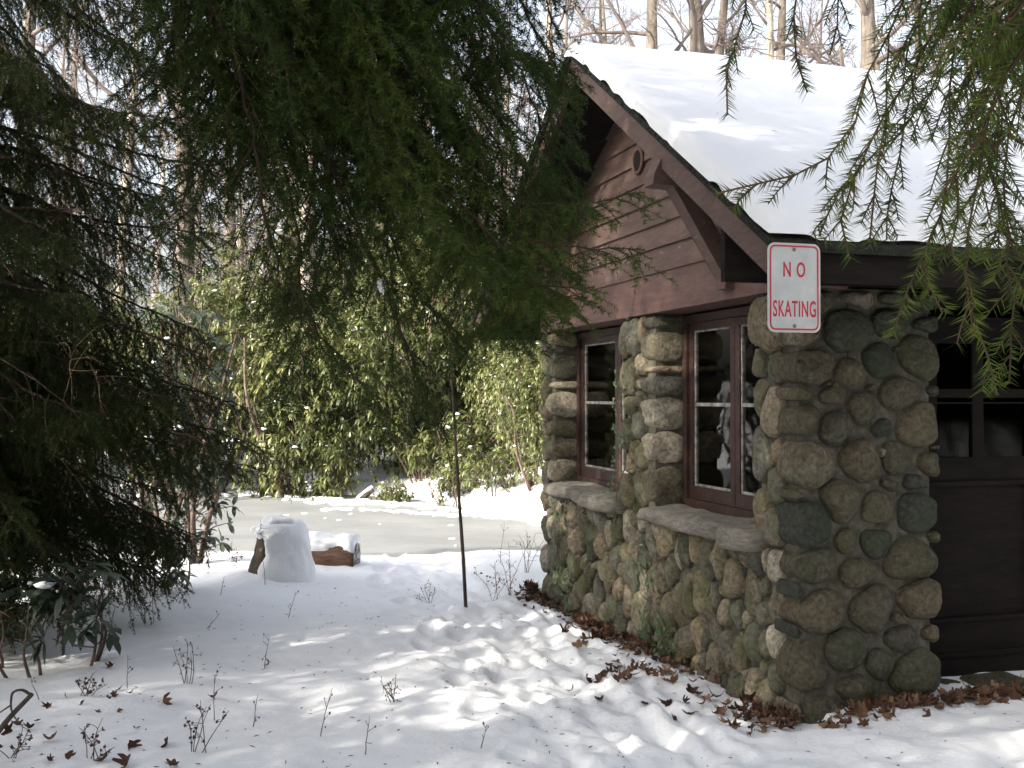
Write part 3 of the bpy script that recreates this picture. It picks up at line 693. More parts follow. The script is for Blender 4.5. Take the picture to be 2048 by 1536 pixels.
def bough(path, rng, sec=.35, step=.07, ter=.12, tstep=.05, droop=.16, start=.15, den=330, ln=.018, wd=.0016, r0=.02, tone=.45, tdroop=.12,
          bare=0.15, hang=0.0, tr=.0035, wig=.08, fwd=.75, flat=0.0, mats=None, snow=0, name='bough', parent=None, ret=False):
    path = np.asarray(path, float); Lp = np.linalg.norm(np.diff(path, axis=0), axis=1).sum(); n = max(8, int(Lp / .06))
    P = catmull(path, n * 3); cl = np.concatenate([[0], np.cumsum(np.linalg.norm(np.diff(P, axis=0), axis=1))])
    P = np.stack([np.interp(np.linspace(0, cl[-1], n), cl, P[:, i]) for i in range(3)], -1); P[1:-1] += rng.normal(0, .005, (n - 2, 3)); T = nrm(np.gradient(P, axis=0)); s = np.linspace(0, 1, n)
    g = Geo(); g.tube(P, r0 * (1 - s) ** .8 + min(.0018, r0 * .15), 6, mat=0, tone=.08)
    a_, b_, to, ra, tw = [], [], [], [], []
    k = max(2, int((1 - start) * Lp / step))
    for j in range(k):
        f = start + (1 - start) * (j + rng.uniform(.1, .9)) / k; i = min(int(f * (n - 1)), n - 2); p = P[i]; t = T[i]
        side = nrm(np.cross(t, A(0, 0, 1)) + rng.normal(0, .12, 3)); sg_ = 1 if j % 2 else -1
        dirn = nrm(side * sg_ * rng.uniform(.6, 1.0) + t * rng.uniform(.45, 1.0) + A(0, 0, rng.uniform(-.25, .15) - hang))
        prof = min(1.0, .35 + (1 - f) * 2.2) * (.55 + .45 * min(1, (f - start) * 8 + .3))
        l2 = sec * prof * rng.uniform(.6, 1.15); ks = max(4, int(l2 / .05))
        q = polyline(p, dirn, l2, ks, droop, rng, wig); tn = np.clip(tone + rng.normal(0, .13), 0, 1)
        a_.append(q[:-1]); b_.append(q[1:]); to.append(np.linspace(tn - .12, tn + .18, ks)); ra.append(tr * (1 - np.arange(ks) / ks) + .001)
        tw.append(np.clip((np.arange(ks) / ks - bare) * 20, 0, 1))
        ql = np.linalg.norm(np.diff(q, axis=0), axis=1).sum(); m = int(ql / tstep)
        for u in range(1, m):
            fu = (u + rng.uniform(-.3, .3)) / m; ii = min(int(fu * ks), ks - 1); ps = q[ii] + (q[ii + 1] - q[ii]) * (fu * ks - ii)
            td = nrm(q[ii + 1] - q[ii]); sd2 = nrm(np.cross(td, A(0, 0, 1)) + .25 * rng.normal(0, 1, 3)) * (1 if u % 2 else -1)
            l3 = ter * (1.05 - .75 * fu) * rng.uniform(.5, 1.15)
            if l3 < min(.04, ter * .4): continue
            q3 = polyline(ps, nrm(sd2 * .8 + td * .75), l3, 3, tdroop, rng, .06)
            a_.append(q3[:-1]); b_.append(q3[1:]); to.append(tn + A(-.08, .02, .14)); ra.append(A(.4, .34, .28) * tr); tw.append(np.ones(3))
    i0 = int(n * .72); a_.append(P[i0:-1]); b_.append(P[i0 + 1:]); to.append(np.full(n - 1 - i0, tone + .1)); ra.append(np.full(n - 1 - i0, .002)); tw.append(np.ones(n - 1 - i0))
    a_ = np.concatenate(a_); b_ = np.concatenate(b_); to = np.concatenate(to); ra = np.concatenate(ra); tw = np.concatenate(tw)
    g.segs(a_, b_, ra, ra * .9, 0, .12 + .3 * to)
    kk = tw > .5
    needles(g, a_[kk], b_[kk], to[kk], den, ln, wd, rng, fwd, 1, flat)
    if ret: return g
    return g.obj(name, mats, parent, smooth=False)
def spruce_trunk(root, h, r, lean=(0, 0), seed=0):
    z = np.linspace(-.2, h, 22); rad = r * (1 - np.clip(z, 0, h) / h) ** .9 + .012 + r * .5 * np.exp(-np.clip(z, 0, 9) / .25)
    P = np.stack([lean[0] * z + .03 * np.sin(z * .7 + seed), lean[1] * z + .03 * np.cos(z * .6 + seed), z], -1)
    g = Geo(); g.tube(P, rad, 14, bump=.10, seed=seed); return g.obj('trunk', M_bark, root)

# generic coarse boughs shared by the parts of the trees that are high up or far away
rgB = np.random.default_rng(77)
COARSE, FARB = [], []
for k in range(4):
    Lb = 2.4; dz = [(0, 0, 0), (.7, rgB.normal(0, .08), -.02), (1.5, rgB.normal(0, .15), -.30), (Lb, rgB.normal(0, .25), -.55)]
    COARSE.append(bough(dz, rgB, sec=.75, step=.07, ter=.26, tstep=.09, droop=.20, den=150, ln=.032, wd=.0085, r0=.03, ret=True, hang=.15).mesh('bough_coarse', [M_twig, M_needleA]))
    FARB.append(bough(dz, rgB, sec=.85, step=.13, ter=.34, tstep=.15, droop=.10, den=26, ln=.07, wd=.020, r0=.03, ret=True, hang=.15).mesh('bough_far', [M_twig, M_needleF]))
def crown(root, rng, h0, h1, base_len, n, meshes, taper=.9, skip=None, name='bough'):
    for k in range(n):
        f = (k + rng.uniform(0, 1)) / n; z = h0 + (h1 - h0) * f; a = k * 2.399 + rng.uniform(-.4, .4)
        if skip and skip(a % (2 * math.pi), z): continue
        s = base_len * (1 - taper * f) / 2.4 * rng.uniform(.85, 1.15)
        c = share(meshes[k % len(meshes)], name, root, (0, 0, z), a, max(s, .12)); c.rotation_euler = (0, R(rng.uniform(-8, 12)) - .25 * f, a)

def limb(root_loc, h_at, pts):
    """path from the trunk at height h_at through photo pixels at given depths"""
    return [A(root_loc[0], root_loc[1], h_at)] + [at(*p) if len(p) == 3 else A(*p[:3]) for p in pts]
def shifted(paths, loc): return np.asarray(paths) - A(*loc)

# --- spruce whose boughs hang over the middle of the view (trunk left of the frame)
BL = (-2.45, 2.5, -.02)
tb = thing('spruce_tree', 'tall spruce left of the view, its long boughs drooping across the middle of the photo', 'tree', BL)
spruce_trunk(tb, 13, .22, (.01, .0), 3)
rgC = np.random.default_rng(101)
B_BOUGHS = [
    # (attach height, pixel path, sec, tone; highest tones paint sunlight onto the right-hand sprays)
    (4.3, [(250, -380, 3.0), (560, -170, 3.4), (700, 60, 3.7), (670, 300, 3.9), (640, 520, 4.0), (620, 640, 4.0)], .55, .36),
    (4.4, [(300, -430, 3.0), (640, -180, 3.5), (800, 60, 3.8), (900, 240, 4.0), (1040, 330, 4.1), (1160, 400, 4.2)], .55, .42),
    (4.2, [(300, -330, 2.9), (620, -60, 3.4), (760, 220, 3.7), (900, 330, 3.9), (1090, 410, 4.0), (1290, 385, 4.0)], .42, .78),
    (4.0, [(280, -250, 2.9), (600, 40, 3.4), (780, 300, 3.7), (930, 440, 3.9), (1110, 490, 3.9), (1290, 500, 3.9)], .42, .80),
    (3.8, [(240, -200, 2.9), (560, 100, 3.4), (780, 380, 3.7), (940, 520, 3.8), (1080, 570, 3.8), (1190, 575, 3.8)], .40, .74),
    (3.7, [(200, -150, 2.9), (500, 120, 3.3), (680, 380, 3.7), (780, 600, 3.9), (840, 760, 4.0), (900, 880, 4.0)], .42, .46),
    (3.9, [(150, -200, 2.9), (420, 60, 3.3), (560, 300, 3.6), (600, 520, 3.8), (590, 700, 3.9), (530, 800, 3.9)], .45, .42),
    (4.1, [(200, -300, 3.0), (480, -60, 3.4), (640, 180, 3.8), (760, 420, 4.0), (820, 560, 4.1), (930, 700, 4.2)], .48, .40),
    (4.5, [(100, -450, 3.0), (420, -260, 3.3), (500, -40, 3.5), (520, 160, 3.6), (500, 330, 3.7)], .5, .36),
    (4.6, [(350, -520, 3.2), (760, -330, 3.8), (900, -100, 4.2), (960, 80, 4.4), (1000, 240, 4.5)], .55, .34),
    (4.8, [(400, -560, 3.2), (860, -360, 4.0), (1020, -160, 4.4), (1090, -10, 4.6), (1110, 130, 4.6)], .45, .36),
    (4.4, [(50, -420, 3.0), (300, -240, 3.2), (380, -20, 3.4), (400, 140, 3.5), (390, 260, 3.5)], .42, .33),
    (4.7, [(250, -520, 3.2), (600, -330, 3.6), (760, -120, 3.9), (820, 60, 4.0), (850, 230, 4.0)], .5, .34),
    (3.8, [(150, -150, 2.9), (430, 160, 3.3), (560, 520, 3.6), (700, 740, 3.8), (790, 850, 3.9)], .36, .50),
    (4.3, [(200, -400, 3.4), (500, -160, 3.9), (640, 20, 4.2), (700, 200, 4.4), (740, 400, 4.5)], .6, .32),
    (4.5, [(300, -420, 3.0), (640, -120, 3.5), (840, 160, 3.8), (960, 380, 4.0), (1050, 520, 4.1), (1130, 620, 4.1)], .48, .50),
    (4.4, [(280, -380, 3.0), (600, -80, 3.5), (790, 200, 3.8), (900, 420, 4.0), (980, 560, 4.1), (1040, 660, 4.1)], .48, .46),
    (4.6, [(320, -450, 3.1), (700, -160, 3.7), (900, 100, 4.1), (1010, 260, 4.3), (1080, 400, 4.4), (1120, 520, 4.4)], .50, .50),
    (4.7, [(340, -480, 3.1), (740, -240, 3.8), (940, 0, 4.2), (1040, 140, 4.4), (1090, 280, 4.5), (1110, 400, 4.5)], .45, .42),
    (4.5, [(100, -420, 3.0), (360, -160, 3.3), (440, 60, 3.5), (430, 260, 3.6), (400, 400, 3.7), (380, 480, 3.7)], .42, .38),
    (4.9, [(300, -620, 3.6), (600, -400, 4.2), (700, -160, 4.6), (640, 80, 4.8), (600, 240, 4.9)], .6, .32),
]
for hA, px, sec, tn in B_BOUGHS:
    for rep_ in range(2 if tn < .40 or px[-1][0] in (1130, 1040, 1120, 1110, 1190) else 1):
        px = [(a, b - 200, c) if i == 0 else (a + 20, b - 90, c) if i == 1 else (a, b, c) for i, (a, b, c) in enumerate(px)]
        px2 = [(a, b, c) if (i < 2 or rep_ == 0) else (a + rgC.normal(0, 55), b + rgC.normal(0, 45), c + rgC.normal(0, .3)) for i, (a, b, c) in enumerate(px)]
        pth = shifted(limb(BL, hA + .5 + .2 * rep_, px2), BL)
        bough(pth, rgC, sec=sec, step=.036, ter=.20, tstep=.046, droop=.13, start=.36, den=340, ln=.025, wd=.0032, r0=.012, flat=.4, tr=.0022, tone=tn + .04, hang=.12, wig=.06, bare=.02, mats=[M_twig, M_needle], parent=tb)
crown(tb, rgC, 5.4, 12.6, 4.1, 84, COARSE)  # crown above the view, widened and thickened to shade the roof
def lowlimb(a, z): return z < 5

# --- spruce at the left, dense to the ground
AL = (-4.1, 7.7, -.05)
ta = thing('spruce_tree', 'dark dense spruce with boughs sweeping down to the snow at the left edge', 'tree', AL)
spruce_trunk(ta, 14, .22, (0, 0), 5)
rgA = np.random.default_rng(55)
AM = []
for k in range(8):
    Lb = 2.2; y_ = rgA.normal(0, .12); dp = rgA.uniform(.35, .6)
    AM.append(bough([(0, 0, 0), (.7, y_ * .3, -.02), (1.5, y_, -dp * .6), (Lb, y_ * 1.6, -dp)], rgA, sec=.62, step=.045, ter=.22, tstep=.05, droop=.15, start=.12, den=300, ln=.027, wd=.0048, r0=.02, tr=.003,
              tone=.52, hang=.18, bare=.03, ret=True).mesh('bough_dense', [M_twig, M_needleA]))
for k in range(170):
    f = (k + .5) / 170; z = .78 + 5.1 * f ** 1.35; a = (k * 2.399 + rgA.uniform(-.3, .3) + math.pi) % (2 * math.pi) - math.pi
    if abs(a) > 2.3 or (z > 3.1 and k % 5 == 1): continue
    Lb = (1.85 if z < 1.55 else 2.25 if z < 2.2 else 2.05 - .30 * (z - 1.9) / 3) * rgA.uniform(.85, 1.1) * (1 - .18 * max(math.sin(a), 0))
    c = share(AM[k % 8], 'bough', ta, (0, 0, z), a, Lb / 2.2); c.rotation_euler = (0, R(rgA.uniform(-6, 7) - (5 if z < 1.3 else 0)), a); c.scale = (Lb / 2.2, Lb / 2.2, 1.0)
crown(ta, rgA, 5.6, 13.6, 2.3, 40, COARSE)
# bare dead twigs hanging inside its near side
g = Geo()
for k in range(70):
    a = rgA.uniform(-1.5, .3); rr_ = rgA.uniform(1.0, 2.3); z = rgA.uniform(1.2, 3.2); c, s = math.cos(a), math.sin(a)
    q = polyline(A(c * rr_, s * rr_, z), nrm(A(c * .7, s * .7, .1) + rgA.normal(0, .3, 3)), rgA.uniform(.35, 1.0), 8, .16, rgA, .14)
    if k % 2: continue
    g = Geo(); g.tube(q, np.linspace(.005, .0016, len(q)), 4, tone=rgA.uniform(.3, .9))
    for u in range(5):
        i = rgA.integers(1, 7); q2 = polyline(q[i], nrm(rgA.normal(0, 1, 3) + A(0, 0, -.5)), rgA.uniform(.12, .4), 5, .15, rgA, .16); g.tube(q2, np.linspace(.003, .001, len(q2)), 3, tone=rgA.uniform(.4, 1))
    g.obj('dead_twig', M_twig, ta)

# --- spruce at the right whose sprays hang close to the lens
CL = (2.35, .55, 0)
tc_ = thing('spruce_tree', 'spruce right of the view whose sprays hang in front of the snowy roof', 'tree', CL)
spruce_trunk(tc_, 12, .2, (0, 0), 8)
rgR = np.random.default_rng(202)
C_BOUGHS = [
    (3.0, [(2250, -330, 1.5), (1960, -180, 1.75), (1810, 0, 1.9), (1745, 130, 1.95), (1690, 270, 2.0), (1600, 350, 2.02), (1430, 388, 2.05)], .17, .30, .45, .42),
    (3.0, [(2200, -400, 1.6), (1800, -300, 2.0), (1530, -120, 2.2), (1480, 40, 2.25), (1462, 140, 2.25), (1455, 230, 2.25)], .13, .55, .40, .60),
    (3.0, [(2250, -420, 1.6), (1900, -300, 1.9), (1640, -130, 2.1), (1590, 20, 2.1), (1605, 110, 2.1), (1615, 185, 2.1)], .10, .55, .38, .60),
    (2.9, [(2300, -300, 1.5), (2060, -160, 1.7), (1930, 20, 1.8), (1900, 200, 1.85), (1890, 360, 1.85), (1880, 450, 1.85)], .26, .30, .38, .45),
    (2.7, [(2350, -150, 1.5), (2120, 10, 1.65), (1985, 220, 1.75), (1950, 420, 1.8), (1925, 560, 1.8), (1960, 680, 1.8), (1995, 790, 1.8)], .17, .36, .62, .40),
    (2.7, [(2350, -100, 1.6), (2150, 40, 1.75), (2030, 250, 1.85), (2010, 420, 1.9), (2030, 520, 1.9)], .22, .30, .40, .40),
    (3.0, [(2200, -300, 1.7), (1980, -160, 1.9), (1860, 10, 2.0), (1790, 170, 2.05), (1760, 330, 2.1), (1740, 480, 2.1)], .15, .40, .46, .50),
    (2.9, [(2280, -250, 1.6), (2080, -120, 1.8), (2000, 60, 1.95), (1960, 200, 2.0), (1945, 350, 2.0)], .24, .3, .36, .4),
    (2.8, [(2280, -120, 1.6), (2060, 60, 1.75), (1920, 330, 1.85), (1850, 500, 1.9), (1800, 610, 1.9), (1785, 670, 1.9)], .13, .50, .58, .55),
    (3.1, [(2200, -500, 1.8), (1900, -350, 2.2), (1720, -140, 2.4), (1680, 10, 2.5), (1660, 110, 2.5)], .18, .4, .34, .45),
    (3.0, [(2250, -300, 1.7), (2000, -120, 1.9), (1830, 120, 2.0), (1720, 330, 2.05), (1690, 430, 2.05), (1700, 520, 2.05)], .14, .5, .52, .55),
]
for cb in [c for c in C_BOUGHS if c[1][2][0] > 1820]:
    C_BOUGHS.append((cb[0], [(a + (rgR.normal(25, 50) if i > 1 else 0), b + (rgR.normal(-40, 50) if i > 1 else 0), c + rgR.uniform(.05, .4)) for i, (a, b, c) in enumerate(cb[1])]) + cb[2:])
for hA, px, sec, st_, tn, dr_ in C_BOUGHS:
    pth = shifted(limb(CL, hA, [(a, b, c * .86) for a, b, c in px]), CL)
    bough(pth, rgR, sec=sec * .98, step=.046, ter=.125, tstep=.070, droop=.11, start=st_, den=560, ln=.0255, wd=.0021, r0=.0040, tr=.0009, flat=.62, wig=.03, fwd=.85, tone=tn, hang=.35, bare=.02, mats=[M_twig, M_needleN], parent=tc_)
crown(tc_, rgR, 5.0, 11.6, 2.3, 40, COARSE)

# --- further spruces out of view, added for the shade and reflections they give
for (x, y, h, lab, n) in ((-6.3, 3.2, 15, 'tall spruce outside the view left of the nearest spruces', 46), (-4.6, -2.4, 14, 'tall unseen spruce standing behind the viewpoint to the left', 44), (-9.0, -1.5, 16, 'tall unseen spruce farthest to the left behind the viewpoint', 44), (-4.9, .2, 15, 'tall unseen spruce between the nearest spruce and the one behind the viewpoint', 46), (1.2, -4.2, 13, 'unseen spruce directly behind the viewpoint', 40), (5.0, -3.2, 14, 'unseen spruce behind the viewpoint to the right', 40), (6.8, 1.2, 14, 'spruce outside the view right of the hut door', 40)):
    t = thing('spruce_tree', lab, 'tree', (x, y, gh(x, y)))
    spruce_trunk(t, h, .24, (0, 0), int(x)); crown(t, rgA, 1.2, h - .4, 3.9, int(n * 2.4), COARSE)

# ---------------------------------------------------------------- rhododendrons
def whorl_leaves(g, C, D, rng, ll=.14, lw=.036, nl=9, droop=.9, mat=0, tone=.5):
    """leaf rosettes: centres C (n,3), axis D (n,3)"""
    n = len(C); idx = np.repeat(np.arange(n), nl); N_ = len(idx)
    a = np.tile(np.arange(nl) * 2 * math.pi / nl, n) + np.repeat(rng.uniform(0, 6, n), nl) + rng.normal(0, .25, N_)
    Dz = D[idx]; u = nrm(np.cross(Dz, np.where(np.abs(Dz[:, 2:3]) < .9, A(0, 0, 1), A(1, 0, 0)))); w = np.cross(Dz, u)
    rad = np.cos(a)[:, None] * u + np.sin(a)[:, None] * w
    d0 = nrm(rad + Dz * rng.uniform(.1, .7, (N_, 1)))
    l = ll * rng.uniform(.65, 1.15, (N_, 1)); k = 3
    dr = droop * rng.uniform(.5, 1.4, (N_, 1))
    p = C[idx] + d0 * .01; pts = [p]; d = d0
    for s in range(k):
        d = nrm(d + A(0, 0, -1) * dr * .5); p = p + d * l / k; pts.append(p)
    sidev = nrm(np.cross(d0, A(0, 0, 1)) + rng.normal(0, .2, (N_, 3))); up = np.cross(sidev, d0)
    W = [.25, 1.0, .95, .06]; V = []
    for s in range(k + 1): V += [pts[s] - sidev * lw / 2 * W[s] - up * lw * .0, pts[s] + sidev * lw / 2 * W[s]]
    V = np.stack(V, 1); o = np.arange(N_)[:, None] * 8
    q = np.concatenate([o + A(2 * s, 2 * s + 1, 2 * s + 3, 2 * s + 2).astype(int) for s in range(k)])
    tn = np.clip(np.asarray(tone)[idx] + rng.normal(0, .16, N_), 0, 1)
    g.add(V.reshape(-1, 3), None, q, mat, np.repeat(tn, 8))
def rhodo_mesh(rng, rx, ry, h, n, ll=.14, lw=.034, low=.12, nl=9, openness=.35, sr=1.0):
    gl_, gs = Geo(), Geo(); C, D = [], []
    lobes = [(rng.uniform(-.55, .55) * rx, rng.uniform(-.5, .5) * ry, h * rng.uniform(.22, .74), rng.uniform(.22, .46)) for _ in range(17)] + [(0, 0, h * .6, .5)]
    while len(C) < n:
        lx, ly, lz, ls = lobes[rng.integers(len(lobes))]
        v = nrm(rng.normal(0, 1, 3)); rr = rng.uniform(.72, 1.05) if rng.uniform() > openness else rng.uniform(.3, .8)
        p = A(lx, ly, lz) + v * A(rx * ls, ry * ls, h * .40) * rr
        if p[2] < low * h * rng.uniform(.3, 1.2): continue
        C.append(p); D.append(nrm(v * A(1, 1, .5) + A(0, 0, .55)))
    C, D = np.array(C), np.array(D)
    tone = np.clip(.48 + .36 * fbm(C * 1.6, 3, 2) + rng.normal(0, .12, len(C)), 0, 1)
    whorl_leaves(gl_, C, D, rng, ll, lw, nl, .75, 0, tone)
    for k in range(9):                         # crooked stems
        a = rng.uniform(0, 2 * math.pi); e = A(math.cos(a) * rx * .7, math.sin(a) * ry * .7, h * rng.uniform(.5, .85)); b = A(math.cos(a) * .25, math.sin(a) * .2, -.1)
        P = catmull([b, b * .6 + e * .4 + rng.normal(0, .12, 3) * A(1, 1, .3) * min(1, h / 3), b * .3 + e * .7 + rng.normal(0, .15, 3) * min(1, h / 3), e], 12); gs.tube(P, np.linspace(.05, .012, 12) * sr, 6, bump=.1)
    sub = rng.choice(len(C), min(len(C), 160), replace=False)
    for i in sub:
        b = A(C[i][0] * .45, C[i][1] * .45, C[i][2] * .65); q = np.array([b, (b + C[i]) / 2 + rng.normal(0, .05, 3), C[i]]); gs.tube(q, A(.012, .008, .005) * (.4 + .6 * sr), 4)
    gw_ = Geo()
    for i in rng.choice(len(C), min(len(C) // 18 + 2, 90), replace=False): blob(gw_, C[i] + A(0, 0, .03), A(.06, .05, .022) * rng.uniform(.3, 1.0), rng, n=8, m=6, rough=.5)
    gl_.join(gw_, 1)
    return gl_, gs
rgH = np.random.default_rng(31)
RV = []
for k in range(4):
    a, b = rhodo_mesh(rgH, 1.9, 1.6, 3.6, 2300, .14, .033, .02); RV.append((a.mesh('rhododendron_leaves', [M_rhodo, M_snow]), b.mesh('rhododendron_stems', M_stem)))
def put_rhodo(x, y, s, sz, rz, lab, var, grp='rhododendrons on the far bank of the pond', z=None):
    t = thing('rhododendron_bush', lab, 'shrub', (x, y, gh(x, y) if z is None else z), rz, grp)
    for me, nm in zip(RV[var], ('foliage', 'stems')):
        c = share(me, nm, t); c.scale = (s, s, sz)
    return t
put_rhodo(-4.0, 20.6, 1.05, 1.22, .3, 'big rhododendron on the far bank straight behind the stump', 0)
put_rhodo(-6.3, 21.6, 1.3, 1.35, 1.9, 'big rhododendron on the far bank behind the dark left spruce', 1)
put_rhodo(-2.2, 22.9, 1.0, 1.3, 2.6, 'rhododendron set back on the far bank behind the log', 2)
put_rhodo(-.6, 23.6, 1.0, 1.25, 4.0, 'rhododendron set back on the far bank behind the thin sapling stem', 3)
put_rhodo(.42, 17.9, .62, .74, 5.2, 'low rhododendron overhanging the ice beside the far hut corner', 1)
put_rhodo(1.4, 22.3, 1.1, 1.25, .9, 'tall rhododendron behind the hut on the far bank', 0)
put_rhodo(-9.2, 21.8, 1.3, 1.2, .2, 'rhododendron at the left end of the far bank', 3)
put_rhodo(-1.9, 21.3, .55, .62, .7, 'drooping rhododendron above the broken branch at the far ice edge', 3)
put_rhodo(.1, 20.6, .6, .7, 3.3, 'rhododendron behind the long snow-dusted fallen trunk', 0)
put_rhodo(-.95, 19.6, .34, .22, 1.2, 'small low rhododendron spray at the ice edge on the far bank', 2)
put_rhodo(-1.35, 25.6, 1.2, 1.6, 1.4, 'tall rhododendron far back on the bank, left of the sapling tip', 0)
put_rhodo(-3.1, 26.0, 1.2, 1.6, 5.6, 'tall rhododendron far back on the bank, above the log', 3)
put_rhodo(-5.3, 25.5, 1.5, 1.5, 3.0, 'rhododendron behind the two biggest bushes of the far bank', 2)
put_rhodo(.9, 27.5, 1.3, 1.4, 2.2, 'rhododendron farthest back on the far bank, above the others', 1)
rs_ = np.random.default_rng(91)
LOWV = []
for k in range(2):
    a, b = rhodo_mesh(rs_, 1.0, .8, .95, 130, .15, .036, .04, 9, .5, .35); LOWV.append((a.mesh('rhododendron_leaves', [M_rhodo, M_snow]), b.mesh('rhododendron_stems', M_stem)))
RV += LOWV
for k, (px, y, s_, rz, lab) in enumerate(((905, 18.75, .8, .4, 'low rhododendron spray on the snowy far bank just left of the sapling stem'), (785, 19.6, .7, 2.0, 'low rhododendron spray at the far ice edge right of the log'),
        (985, 18.3, .8, 3.6, 'low rhododendron spray on the snowy far bank right of the sapling stem'), (850, 20.6, 1.1, 1.1, 'rhododendron spray under the big bushes above the footprints on the ice'), (945, 20.2, 1.2, 5.0, 'rhododendron spray beside the snow-dusted fallen trunk'))):
    put_rhodo((px - 1024) / F * y, y, s_, s_, rz, lab, 4 + k % 2, 'low rhododendron sprays on the far bank')
# nearer dark rhododendrons at the left
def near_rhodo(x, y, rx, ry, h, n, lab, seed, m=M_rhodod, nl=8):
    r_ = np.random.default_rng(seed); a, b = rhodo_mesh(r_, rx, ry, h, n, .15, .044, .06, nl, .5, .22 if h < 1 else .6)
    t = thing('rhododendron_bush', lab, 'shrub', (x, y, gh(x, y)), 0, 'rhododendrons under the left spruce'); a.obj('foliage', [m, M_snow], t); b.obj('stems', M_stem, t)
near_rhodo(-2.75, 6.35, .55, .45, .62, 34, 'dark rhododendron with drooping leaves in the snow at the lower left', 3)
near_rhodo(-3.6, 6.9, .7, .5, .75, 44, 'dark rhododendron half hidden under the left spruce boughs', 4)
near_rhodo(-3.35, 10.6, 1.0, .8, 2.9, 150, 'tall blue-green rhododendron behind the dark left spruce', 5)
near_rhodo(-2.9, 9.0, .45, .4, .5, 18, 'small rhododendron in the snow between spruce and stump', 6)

# ---------------------------------------------------------------- bare woodland beyond the pond
def bare_tree_meshes(rng, h, r, fork=.35, nb=16):
    gt, gb = Geo(), Geo()
    z = np.linspace(-.3, h, 26); w = rng.uniform(0, 6, 2); P = np.stack([.012 * h * np.sin(z * .35 + w[0]), .012 * h * np.sin(z * .3 + w[1]), z], -1); P[:, :2] -= P[3, :2]
    rad = r * (1 - np.clip(z / h, 0, 1)) ** .75 + .015 + r * .35 * np.exp(-np.clip(z, 0, 99) / .35)
    gt.tube(P, rad, 12, bump=.09, seed=int(w[0] * 100))
    sa, sb, ra = [], [], []
    def grow(p, d, ln, rr, lev):
        k = 7 if lev < 2 else 4; q = polyline(p, d, ln, k, -.05 if lev < 2 else .0, rng, .17)
        rads = np.linspace(rr, rr * .45, k + 1)
        if lev < 2: gb.tube(q, rads, 5, tone=.35)
        else: sa.append(q[:-1]); sb.append(q[1:]); ra.append(rads[:-1])
        if lev >= 3: return
        for u in range((5, 5, 4)[lev]):
            i = rng.integers(2 if lev < 2 else 1, k); dd = nrm(nrm(q[i + 1] - q[i]) + rng.normal(0, .62, 3) + A(0, 0, .12)); grow(q[i], dd, ln * rng.uniform(.35, .62), max(rads[i] * .5, .006), lev + 1)
    for b in range(nb):
        f = fork + (1 - fork) * (b + rng.uniform(0, 1)) / nb * .97; i = min(int(f * 25), 24); a = rng.uniform(0, 2 * math.pi)
        grow(P[i], nrm(A(math.cos(a), math.sin(a), rng.uniform(.3, 1.1))), h * .27 * (1.15 - f * .8) * rng.uniform(.6, 1.2), max(rad[i] * .42, .02), 0)
    ra = np.concatenate(ra); gb.segs(np.concatenate(sa), np.concatenate(sb), ra, ra * .75, 0, .6)
    return gt, gb
rgT = np.random.default_rng(64)
BT = []
for k, (h, r, fk, barkm) in enumerate(((17, .22, .30, M_barkgrey), (19, .26, .38, M_barkgrey), (14, .16, .22, M_barkpale), (11, .10, .15, M_barkgrey), (18, .20, .26, M_barkpale))):
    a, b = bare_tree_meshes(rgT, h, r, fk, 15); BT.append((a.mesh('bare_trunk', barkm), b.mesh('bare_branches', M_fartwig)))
def put_tree(px, y, var, s, lab, grp='bare trees of the wood beyond the pond'):
    x = (px - 1024) / F * y; t = thing('bare_tree', lab, 'tree', (x, y, float(base_h(np.array([x]), np.array([y]))[0])), rgT.uniform(0, 6), grp)
    share(BT[var][0], 'trunk', t, scale=s); share(BT[var][1], 'branches', t, scale=s)
TREES = [
    (50, 24, 0, 1.0, 'grey trunk at the far left, nearest the left edge of the photo'),
    (365, 27, 1, 1.0, 'grey trunk seen in the gap below the snowy bough at left'),
    (448, 33, 0, 1.0, 'slim trunk just right of the gap below the snowy bough'),
    (622, 23.2, 2, 1.25, 'pale sunlit trunk rising out of the rhododendrons behind the stump'),
    (742, 27, 4, 1.0, 'pale sunlit narrow trunk seen high through the drooping boughs'),
    (560, 42, 1, 1.0, 'far trunk between the pale trunk and the left gap'),
    (240, 36, 4, 1.0, 'far trunk at left behind the dark spruce boughs'),
    (140, 46, 1, 1.0, 'far trunk at upper left against the white sky'),
    (860, 38, 0, 1.0, 'far trunk behind the drooping boughs left of the gable'),
    (1000, 31, 3, 1.1, 'thin trunk left of the roof peak'),
    (1128, 34, 4, 1.0, 'trunk rising directly above the roof peak'),
    (1312, 26, 0, 1.0, 'dark forked trunk right of the green conifer above the ridge'),
    (1408, 27, 1, 1.05, 'thick trunk above the ridge, left one of a close pair'),
    (1440, 30, 0, 1.0, 'trunk above the ridge, right one of a close pair'),
    (1512, 33, 4, 1.0, 'trunk above the ridge behind the short hanging spray'),
    (1552, 36, 1, 1.0, 'far trunk above the middle of the ridge'),
    (1702, 26, 1, 1.0, 'straight thick trunk behind the right spruce limb'),
    (1772, 29, 4, 1.35, 'thick pale trunk behind the right hanging sprays'),
    (1848, 34, 0, 1.0, 'far trunk behind the dense right sprays'),
    (1925, 30, 2, 1.2, 'trunk above the right end of the ridge'),
    (2020, 27, 1, 1.0, 'trunk at the right edge above the roof'),
    (1640, 44, 3, 1.5, 'far slim trunk behind the ridge, between the two thick trunks'),
    (1230, 46, 3, 1.4, 'far slim trunk behind the green conifer above the ridge'),
]
for k, t in enumerate(TREES): put_tree(*t)
for k in range(30):       # deeper wood
    put_tree(rgT.uniform(-250, 2350), rgT.uniform(48, 85), int(rgT.integers(0, 5)), rgT.uniform(.9, 1.3), 'bare grey tree deep in the wood beyond the pond', 'bare trees deep in the wood')
